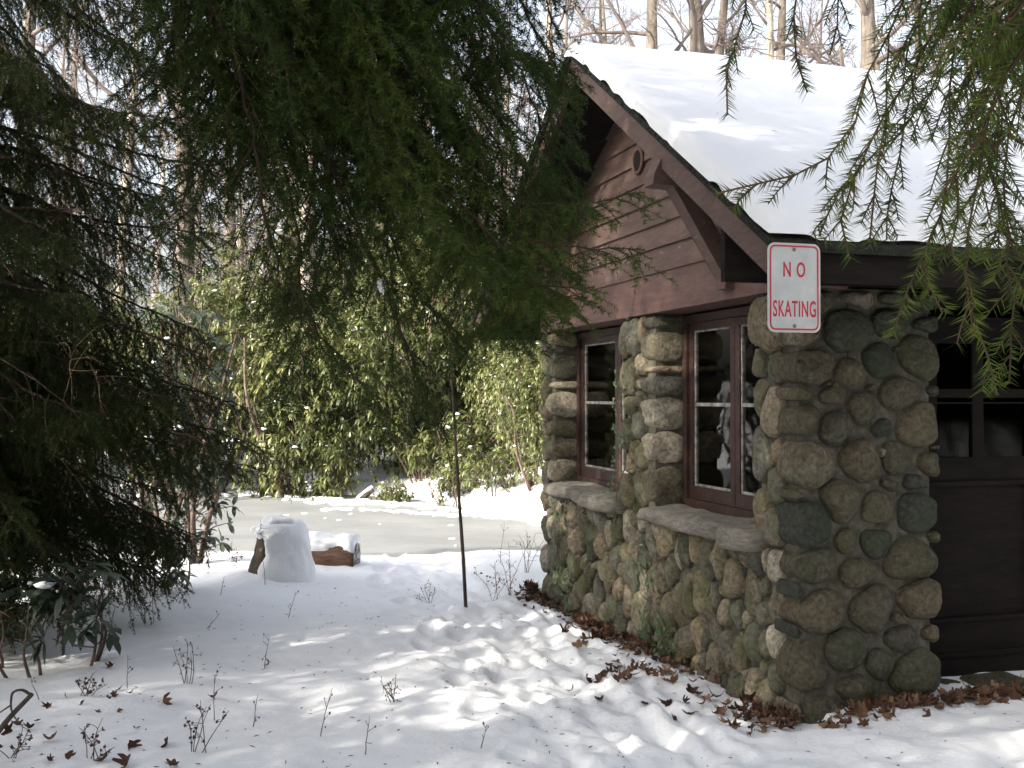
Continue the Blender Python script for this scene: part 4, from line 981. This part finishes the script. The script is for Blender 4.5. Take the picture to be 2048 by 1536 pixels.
for k in range(26):       # thicket of young stems
    put_tree(rgT.uniform(-100, 2200), rgT.uniform(25, 46), 3, rgT.uniform(.45, .85), 'bare young tree in the thicket beyond the pond', 'young bare trees in the thicket')
# low brush that reads as one mass behind the pond
g = Geo(); sa, sb = [], []
for k in range(1500):
    x = rgT.uniform(-26, 26); y = rgT.uniform(24, 50); z = float(base_h(np.array([x]), np.array([y]))[0])
    q = polyline(A(x, y, z), nrm(A(rgT.normal(0, .35), rgT.normal(0, .35), 1)), rgT.uniform(.8, 2.6), 4, .04, rgT, .2); sa.append(q[:-1]); sb.append(q[1:])
    for u in range(5):
        i = rgT.integers(1, 4); q2 = polyline(q[i], nrm(rgT.normal(0, .6, 3) + A(0, 0, .5)), rgT.uniform(.4, 1.1), 3, .03, rgT, .2); sa.append(q2[:-1]); sb.append(q2[1:])
sa = np.concatenate(sa); sb = np.concatenate(sb); g.segs(sa, sb, .009, .006, 0, .7)
o = g.obj('brush_thicket', M_fartwig, smooth=False); o['kind'] = 'stuff'; o['label'] = 'grey-brown leafless brush filling the wood beyond the pond'; o['category'] = 'brush'
# conifers in the wood
for (px, y, h, bl, lab) in ((1200, 34, 14, 4.2, 'pale green conifer standing behind the roof peak'), (800, 30, 11, 3.4, 'green conifer far behind the drooping boughs, beyond the rhododendrons'), (960, 40, 13, 4.0, 'hazy conifer left of the roof peak in the wood'), (-150, 40, 15, 4.5, 'conifer far at the left edge beyond the pond'), (1570, 40, 10, 3.2, 'small conifer peeping above the middle of the ridge')):
    x = (px - 1024) / F * y; t = thing('conifer_tree', lab, 'tree', (x, y, float(base_h(np.array([x]), np.array([y]))[0])), 0, 'conifers in the wood beyond the pond')
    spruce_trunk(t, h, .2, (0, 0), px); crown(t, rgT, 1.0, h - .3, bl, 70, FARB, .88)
# fallen trunks on the far bank
for (a, b, r, lab) in (((845, 1000, 18.8), (1085, 850, 21.5), .085, 'long fallen trunk dusted with snow leaning on the far bank'), ((690, 985, 19.9), (745, 978, 20.1), .09, 'dark broken branch lying at the far edge of the ice')):
    P0, P1 = at(*a), at(*b); P0[2] = gh(P0[0], P0[1]) + .02
    t = thing('fallen_tree', lab, 'log', P0); Q = catmull([P0 * 0, (P1 - P0) * .5 + A(0, 0, .06), P1 - P0], 14)
    g = Geo(); g.tube(Q, np.linspace(r, r * .6, 14), 9, bump=.15); g.obj('bark', M_bark, t)
    g = Geo(); g.tube(Q + A(0, 0, r * .42), np.linspace(r * .74, r * .42, 14), 8, bump=.2); g.obj('snow_cap', M_snow, t)

# ---------------------------------------------------------------- snow caught on the boughs
def clump(p, r, lab, seed):
    r_ = np.random.default_rng(seed); g = Geo()
    for k in range(4): blob(g, p + r_.normal(0, .35, 3) * A(*r), A(*r) * r_.uniform(.6, 1.0), r_, n=14, m=9, rough=.35)
    tag(g.obj('snow_clump', M_snow), lab, 'snow', 'lumps of snow caught on the spruce boughs')
clump(at(765, 573, 3.85), (.018, .018, .026), 'white lump of snow hanging in the middle of the drooping boughs', 1)
clump(at(780, 279, 3.9), (.030, .02, .012), 'small lump of snow high in the drooping boughs below the limb fork', 2)
# one snow-laden bough in the gap at the left
pth = np.array([A(0, 0, 4.0 - .05), at(150, 270, 7.3) - A(*AL), at(300, 312, 7.3) - A(*AL), at(420, 330, 7.3) - A(*AL), at(510, 345, 7.3) - A(*AL)])
bough(pth, rgA, sec=.30, step=.05, ter=.14, tstep=.05, droop=.28, start=.4, den=150, ln=.024, wd=.004, r0=.02, tone=.25, hang=.4, mats=[M_twig, M_needleA], parent=ta)
g = Geo(); Pq = catmull(pth, 60)[34:]; r_ = np.random.default_rng(4)
for k in range(46): 
    p = Pq[r_.integers(len(Pq))] + r_.normal(0, .03, 3) * A(1, 1, .2); blob(g, p + A(0, 0, .035), (r_.uniform(.03, .08), r_.uniform(.02, .05), r_.uniform(.012, .028)), r_, n=10, m=7, rough=.3)
tag(g.obj('snow_ridge', M_snow), 'line of snow lying along the bough above the gap at the left', 'snow')

# ---------------------------------------------------------------- leaf litter, ivy, weeds
def lobed(rng, size):
    n = 22; a = np.linspace(0, 2 * math.pi, n, endpoint=False); lob = rng.integers(4, 7)
    r = size * (.55 + .45 * np.abs(np.cos(a * lob / 2 + rng.uniform(0, 3)))) * (1 + .1 * rng.normal(0, 1, n)); x, y = r * np.cos(a), r * np.sin(a) * rng.uniform(.5, .8)
    cx, cy = rng.uniform(.5, 2.4) / size * .5, rng.uniform(-1, 1) / size * .3
    f = lambda x_, y_: cx * x_ ** 2 + cy * y_ ** 2 + .35 * np.abs(y_)
    ring = np.stack([x, y, f(x, y)], -1); mid = np.stack([x * .5, y * .5, f(x * .5, y * .5)], -1)
    return np.concatenate([[[0, 0, 0]], mid, ring]), n
def rotm(rng, tilt):
    a, b, c = rng.uniform(0, 6.28), rng.normal(0, tilt), rng.normal(0, tilt)
    Rz = np.array([[math.cos(a), -math.sin(a), 0], [math.sin(a), math.cos(a), 0], [0, 0, 1]]); Rx = np.array([[1, 0, 0], [0, math.cos(b), -math.sin(b)], [0, math.sin(b), math.cos(b)]]); Ry = np.array([[math.cos(c), 0, math.sin(c)], [0, 1, 0], [-math.sin(c), 0, math.cos(c)]])
    return Rz @ Rx @ Ry
def leaf(g, p, size, rng, tilt=.4, tone=None):
    v, n = lobed(rng, size); v = v @ rotm(rng, tilt).T + np.asarray(p); i = np.arange(n); j = (i + 1) % n
    g.add(v, np.stack([np.zeros(n, int), 1 + i, 1 + j], -1), np.stack([1 + i, 1 + n + i, 1 + n + j, 1 + j], -1), 0, rng.uniform(0, 1) if tone is None else tone)
rl = np.random.default_rng(90)
g = Geo()
for k in range(1400):
    u = rl.uniform(-.12, 4.3)
    if vnoise(np.array([[u * 2.2, .3]]), 6)[0] < rl.uniform(-.9, .5): continue
    wd_ = .10 + .15 * math.exp(-((u - .7) / .8) ** 2); v = -abs(rl.normal(0, wd_)) - .02
    p = hut_pt(v, u, 0); p[2] = gh(p[0], p[1]) + rl.uniform(.005, .055) * math.exp(-(v / .25) ** 2) + .006; leaf(g, p, rl.uniform(.02, .048), rl, .4)
for k in range(300):
    v = rl.uniform(.05, 2.6); u = -abs(rl.normal(0, .09)) - .07 + .05 * sstep(.8, 1.2, v); p = hut_pt(v, u, 0); p[2] = gh(p[0], p[1]) + rl.uniform(.004, .04) * (1 if v > .8 else .5); leaf(g, p, rl.uniform(.025, .055), rl, .6, rl.uniform(.3, 1))
for cx, cy, n_ in ((1230, 1350, 16), (1150, 1262, 0), (1320, 1280, 13), (1270, 1330, 10), (1190, 1255, 14)):
    c0 = at(cx, cy, 5); t_ = (H0) / (H0 - c0[2]); c0 = A(c0[0] * t_, 5 * t_, 0)
    for k in range(n_):
        p = c0 + A(rl.normal(0, .14), rl.normal(0, .07), 0); p[2] = gh(p[0], p[1]) + rl.uniform(.008, .03); leaf(g, p, rl.uniform(.025, .05), rl, .5)
o = g.obj('fallen_leaves', M_leaf, smooth=True); o['kind'] = 'stuff'; o['label'] = 'drift of brown fallen leaves along the foot of the stone wall'; o['category'] = 'leaves'
def ground_at(px, py):
    lo, hi = 3.0, 14.0
    for _ in range(40):
        m = (lo + hi) / 2; p = at(px, py, m)
        if p[2] > float(base_h(np.array([p[0]]), np.array([m]))[0]): lo = m
        else: hi = m
    p = at(px, py, hi); p[2] = gh(p[0], p[1]); return p
# single leaves on the open snow
ONE = 'curled brown leaf lying singly on the open snow at the lower left'
LEAFS = [(640, 1405, .0, None), (325, 1408, .07, 'largest pale oak leaf standing on edge in the sunlit snow at lower left'), (262, 1497, .055, None), (335, 1490, .06, 'upright twin-tipped oak leaf on the snow near the bottom left'), (205, 1525, .06, None), (255, 1530, .07, None),
         (100, 1525, .04, None), (135, 1520, .045, None), (30, 1460, .05, None), (15, 1475, .055, None), (75, 1455, .03, None), (130, 1405, .035, None), (165, 1420, .035, None), (215, 1410, .035, None), (228, 1403, .04, None),
         (95, 1425, .04, None), (240, 1388, .03, None), (222, 1338, .045, 'small grey-brown leaf alone on shaded snow above the leaf scatter'), (195, 1440, .03, None), (235, 1435, .03, None), (345, 1533, .05, 'brown oak leaf cut by the bottom edge right of the upright one'), (180, 1395, .03, None), (260, 1400, .03, None), (60, 1470, .04, None), (100, 1492, .05, None), (425, 1390, .045, 'brown leaf tip on the snow below the long dry stalks'), (538, 1320, .04, 'flat brown leaf at the foot of a single bare stalk in mid snow')]
for px, py, s, lab in LEAFS:
    if s == 0: continue
    g = Geo(); p = ground_at(px, py); leaf(g, p * 0 + A(0, 0, .010), s * .72, rl, .55, rl.uniform(.15, .8)); o = g.obj('oak_leaf', M_leaf); o.location = p; tag(o, lab or ONE, 'leaf', None if lab else 'single leaves scattered at the lower left')
# needles, bud scales and leaf crumbs on the snow
g = Geo(); 
for k in range(900):
    x, y = rl.uniform(-2.2, 3.0), 3.9 + 6.5 * rl.uniform() ** 1.5
    v, u = to_hut(x, y)
    if v > -.1 and u > -.1: continue
    z = gh(x, y) + .004; a = rl.uniform(0, 6.28) * .5 - .8; l = rl.uniform(.006, .020); d = A(math.cos(a), math.sin(a), rl.normal(0, .15)); w = A(-d[1], d[0], 0) * rl.uniform(.002, .0045)
    p = A(x, y, z); g.add([p - d * l, p + w + A(0, 0, .003), p + d * l, p - w], None, [(0, 3, 2, 1)], 0, rl.uniform(.1, .8))
o = g.obj('forest_crumbs', M_weed, smooth=False); o['kind'] = 'stuff'; o['label'] = 'bits of needle, bark and bud scale sprinkled over the snow'; o['category'] = 'debris'
g = Geo()
for k in range(60):
    v, u = rl.uniform(-.3, 4.5), rl.uniform(-.45, 1.9); z = AP - SL * (L_ / 2 - u) + .139; d = nrm(A(rl.normal(), rl.normal(), 0)); l = rl.uniform(.010, .028); w = A(-d[1], d[0], 0) * .0035
    p = A(v, u, z); d = d + A(0, 0, SL * d[1]); g.add([hut_pt(*(p - d * l)), hut_pt(*(p + w)), hut_pt(*(p + d * l)), hut_pt(*(p - w))], None, [(0, 3, 2, 1)], 0, rl.uniform(.1, .7))
o = g.obj('roof_crumbs', M_weed, smooth=False); o['kind'] = 'stuff'; o['label'] = 'fallen needles and bark bits lying on the roof snow'; o['category'] = 'debris'
# ivy
def ivy(lab, spots, seed):
    r_ = np.random.default_rng(seed); u0, z0 = spots[0]; t = thing('ivy_vine', lab, 'plant', hut_pt(-.07, u0, 0), HA, 'ivy vines on the stone wall')
    gs, gl_ = Geo(), Geo(); P = catmull([A(-.01 - .005 * (i % 2), u - u0, z) for i, (u, z) in enumerate(spots)], 26); gs.tube(P, np.linspace(.005, .002, 26), 5)
    for k in range(95):
        p = P[r_.integers(26)] + A(-abs(r_.normal(0, .015)) - .015, r_.normal(0, .07), r_.normal(0, .06)); s = r_.uniform(.014, .032)
        a = np.array([(0, 0), (.9, .35), (.55, -.3), (0, -1.1), (-.55, -.3), (-.9, .35)]) * s; c, sn = math.cos(r_.normal(0, .6)), math.sin(r_.normal(0, .6)); b = np.stack([np.abs(a[:, 0]) * -.3 + a[:, 1] * r_.normal(0, .3), a[:, 0] * c - a[:, 1] * sn, a[:, 0] * sn + a[:, 1] * c], -1)
        gl_.add(p + b, [(0, 2, 1), (0, 3, 2), (0, 4, 3), (0, 5, 4)], None, 0, r_.uniform())
    gs.obj('vine_stem', M_stem, t); gl_.obj('ivy_leaves', M_ivy, t)
ivy('ivy climbing the far end of the wall under the left sill', [(3.55, -.05), (3.45, .2), (3.5, .45), (3.3, .62), (3.5, .75)], 1)
ivy('ivy climbing the pillar between the two windows', [(2.25, .70), (2.2, .95), (2.05, 1.15), (2.1, 1.4), (2.12, 1.7)], 2)
ivy('ivy at the foot of the wall below the near window', [(1.55, -.04), (1.65, .15), (1.6, .4), (1.75, .62)], 3)
ivy('low ivy tuft in the leaf litter at the middle of the wall', [(1.25, -.03), (1.35, .05), (1.42, .16)], 4)
ivy('dense ivy at the foot of the far wall corner', [(3.1, -.05), (3.2, .05), (3.35, .15), (3.0, .25)], 5)

# dry weeds
def weed(p, h, lab, seed, kind=0, grp=None, lean=(0, 0)):
    r_ = np.random.default_rng(seed); t = thing('dry_weed', lab, 'weed', p, 0, grp or 'dry weed stalks standing in the snow'); g = Geo(); gs = Geo(); any_ = False
    ns = 1 if kind == 0 else 5
    for s in range(ns):
        d = nrm(A(lean[0] + r_.normal(0, .08 + .22 * (ns > 1)), lean[1] + r_.normal(0, .1), 1)); q = polyline(A(r_.normal(0, .02) * (ns > 1), 0, -.02), d, h * r_.uniform(.6, 1.0) if s else h, 8, .02 + .05 * (kind == 2), r_, .07)
        g.tube(q, np.linspace(.0026, .0012, 9), 4, tone=r_.uniform(.2, .8))
        for u in range(3 if kind == 0 else 4):
            i = r_.integers(3, 8); q2 = polyline(q[i], nrm(r_.normal(0, .7, 3) + A(0, 0, .5)), h * r_.uniform(.1, .24), 4, .0 if kind == 0 else .05, r_, .1); g.tube(q2, np.linspace(.002, .0011, 5), 3, tone=r_.uniform(.2, .8))
            blob(gs, q2[-1], A(.0035, .0035, .006) * r_.uniform(.5, 1.4), r_, n=6, m=5, tone=r_.uniform()); any_ = True
            if kind == 2: leaf(gs, q2[-1], r_.uniform(.007, .014), r_, 1.2, .4)
    me_ = [M_weed, M_leaf]
    g.join(gs, 0 if kind < 2 else 1); g.obj('stalk', me_, t)
WEEDS = [
    (530, 1185, .62, 0, 'single tall dry stalk in front of the stump', (.04, 0)), (300, 1250, .30, 1, 'forked dry weed in the snow left of the stump', (0, 0)), (530, 1325, .22, 0, 'straight bare stalk alone in the middle of the snow', (-.05, 0)),
    (375, 1370, .26, 1, 'tangle of bent dry stalks in the snow above the lower left leaves', (.1, 0)), (255, 1380, .20, 0, 'thin dry stem right of the dark lower left rhododendron', (.05, 0)), (390, 1500, .26, 2, 'tall weed with hanging seed heads near the bottom left', (0, 0)), (430, 1430, .24, 0, 'thin leaning stalk right of the tall seed-headed weed', (.1, 0)),
    (185, 1520, .20, 2, 'pale dry seed stalk at the bottom left edge of the scatter', (0, 0)), (170, 1400, .18, 2, 'short brown weed among the sunlit leaves at lower left', (0, 0)), (80, 1410, .16, 0, 'little twig stalk between the leaf scatter and the broken branch', (0, 0)), (20, 1520, .18, 2, 'dry weed in the very lower left corner', (.1, 0)),
    (640, 1470, .26, 0, 'tall thin stalk standing in the lower middle snow', (0, 0)), (730, 1500, .20, 0, 'thin stalk with tiny heads below the mound in mid snow', (.05, 0)), (790, 1400, .18, 1, 'small twiggy weed beside the snow mound in the middle', (0, 0)), (960, 1480, .14, 0, 'short twig weed at the bottom middle', (.2, 0)),
    (860, 1185, .24, 1, 'fine twiggy weed in the snow left of the sapling', (0, 0)), (830, 1112, .30, 1, 'round bushy dry weed at the pond edge left of the sapling', (0, 0)), (990, 1190, .36, 2, 'dark brown weed clump right of the sapling foot', (0, 0)), (1022, 1190, .50, 1, 'tall dry weed against the hut corner end of the pond', (0, 0)), (1050, 1150, .55, 1, 'tall bare twigs beside the far hut corner', (.05, 0)), (955, 1110, .32, 1, 'bare forked weed at the pond edge right of the sapling', (.1, 0)),
    (640, 1115, .12, 1, 'small twigs in the snow in front of the log', (0, 0)), (440, 1200, .18, 0, 'thin stalk left of the stump foot', (.2, 0)), (410, 1255, .16, 0, 'slanted twig in the shaded snow left of centre', (.5, 0)), (575, 1240, .22, 0, 'long arched stalk below the stump', (.5, 0)), (1500, 1450, .09, 0, 'tiny twig sticking up from the snow before the hut corner', (0, 0)),
    (660, 1060, .30, 1, 'bare twigs rising behind the log against the ice', (0, 0)), (470, 1145, .30, 2, 'weed with dark heads at the left side of the stump', (-.2, 0)), (1000, 1135, .45, 0, 'slender stalk by the ice between sapling and hut', (.05, 0)), (505, 1440, .2, 0, 'thin stalk below the sunlit patch at lower left', (0, 0))]
for k, (px, py, h, kd, lab, ln_) in enumerate(WEEDS): weed(ground_at(px, py), h, lab, 300 + k, kd, None, ln_)
# broken branch at the lower left
p0 = ground_at(-30, 1500); br = thing('broken_branch', 'dark broken branch with a hooked twig at the lower left edge', 'branch', p0)
g = Geo(); K = p0[1]; Q = [at(-30, 1500, K) - p0, at(15, 1440, K) - p0, at(64, 1388, K) - p0]; g.tube(catmull(Q, 10), np.linspace(.014, .010, 10), 7, bump=.15)
g.tube(catmull([at(62, 1390, K) - p0, at(45, 1380, K) - p0, at(27, 1384, K) - p0, at(22, 1400, K) - p0, at(24, 1425, K) - p0, at(40, 1448, K) - p0], 16), np.linspace(.007, .003, 16), 6, bump=.15)
g.tube([at(0, 1425, K) - p0, at(22, 1410, K) - p0], [.003, .004], 5); g.obj('wood', M_bark, br)
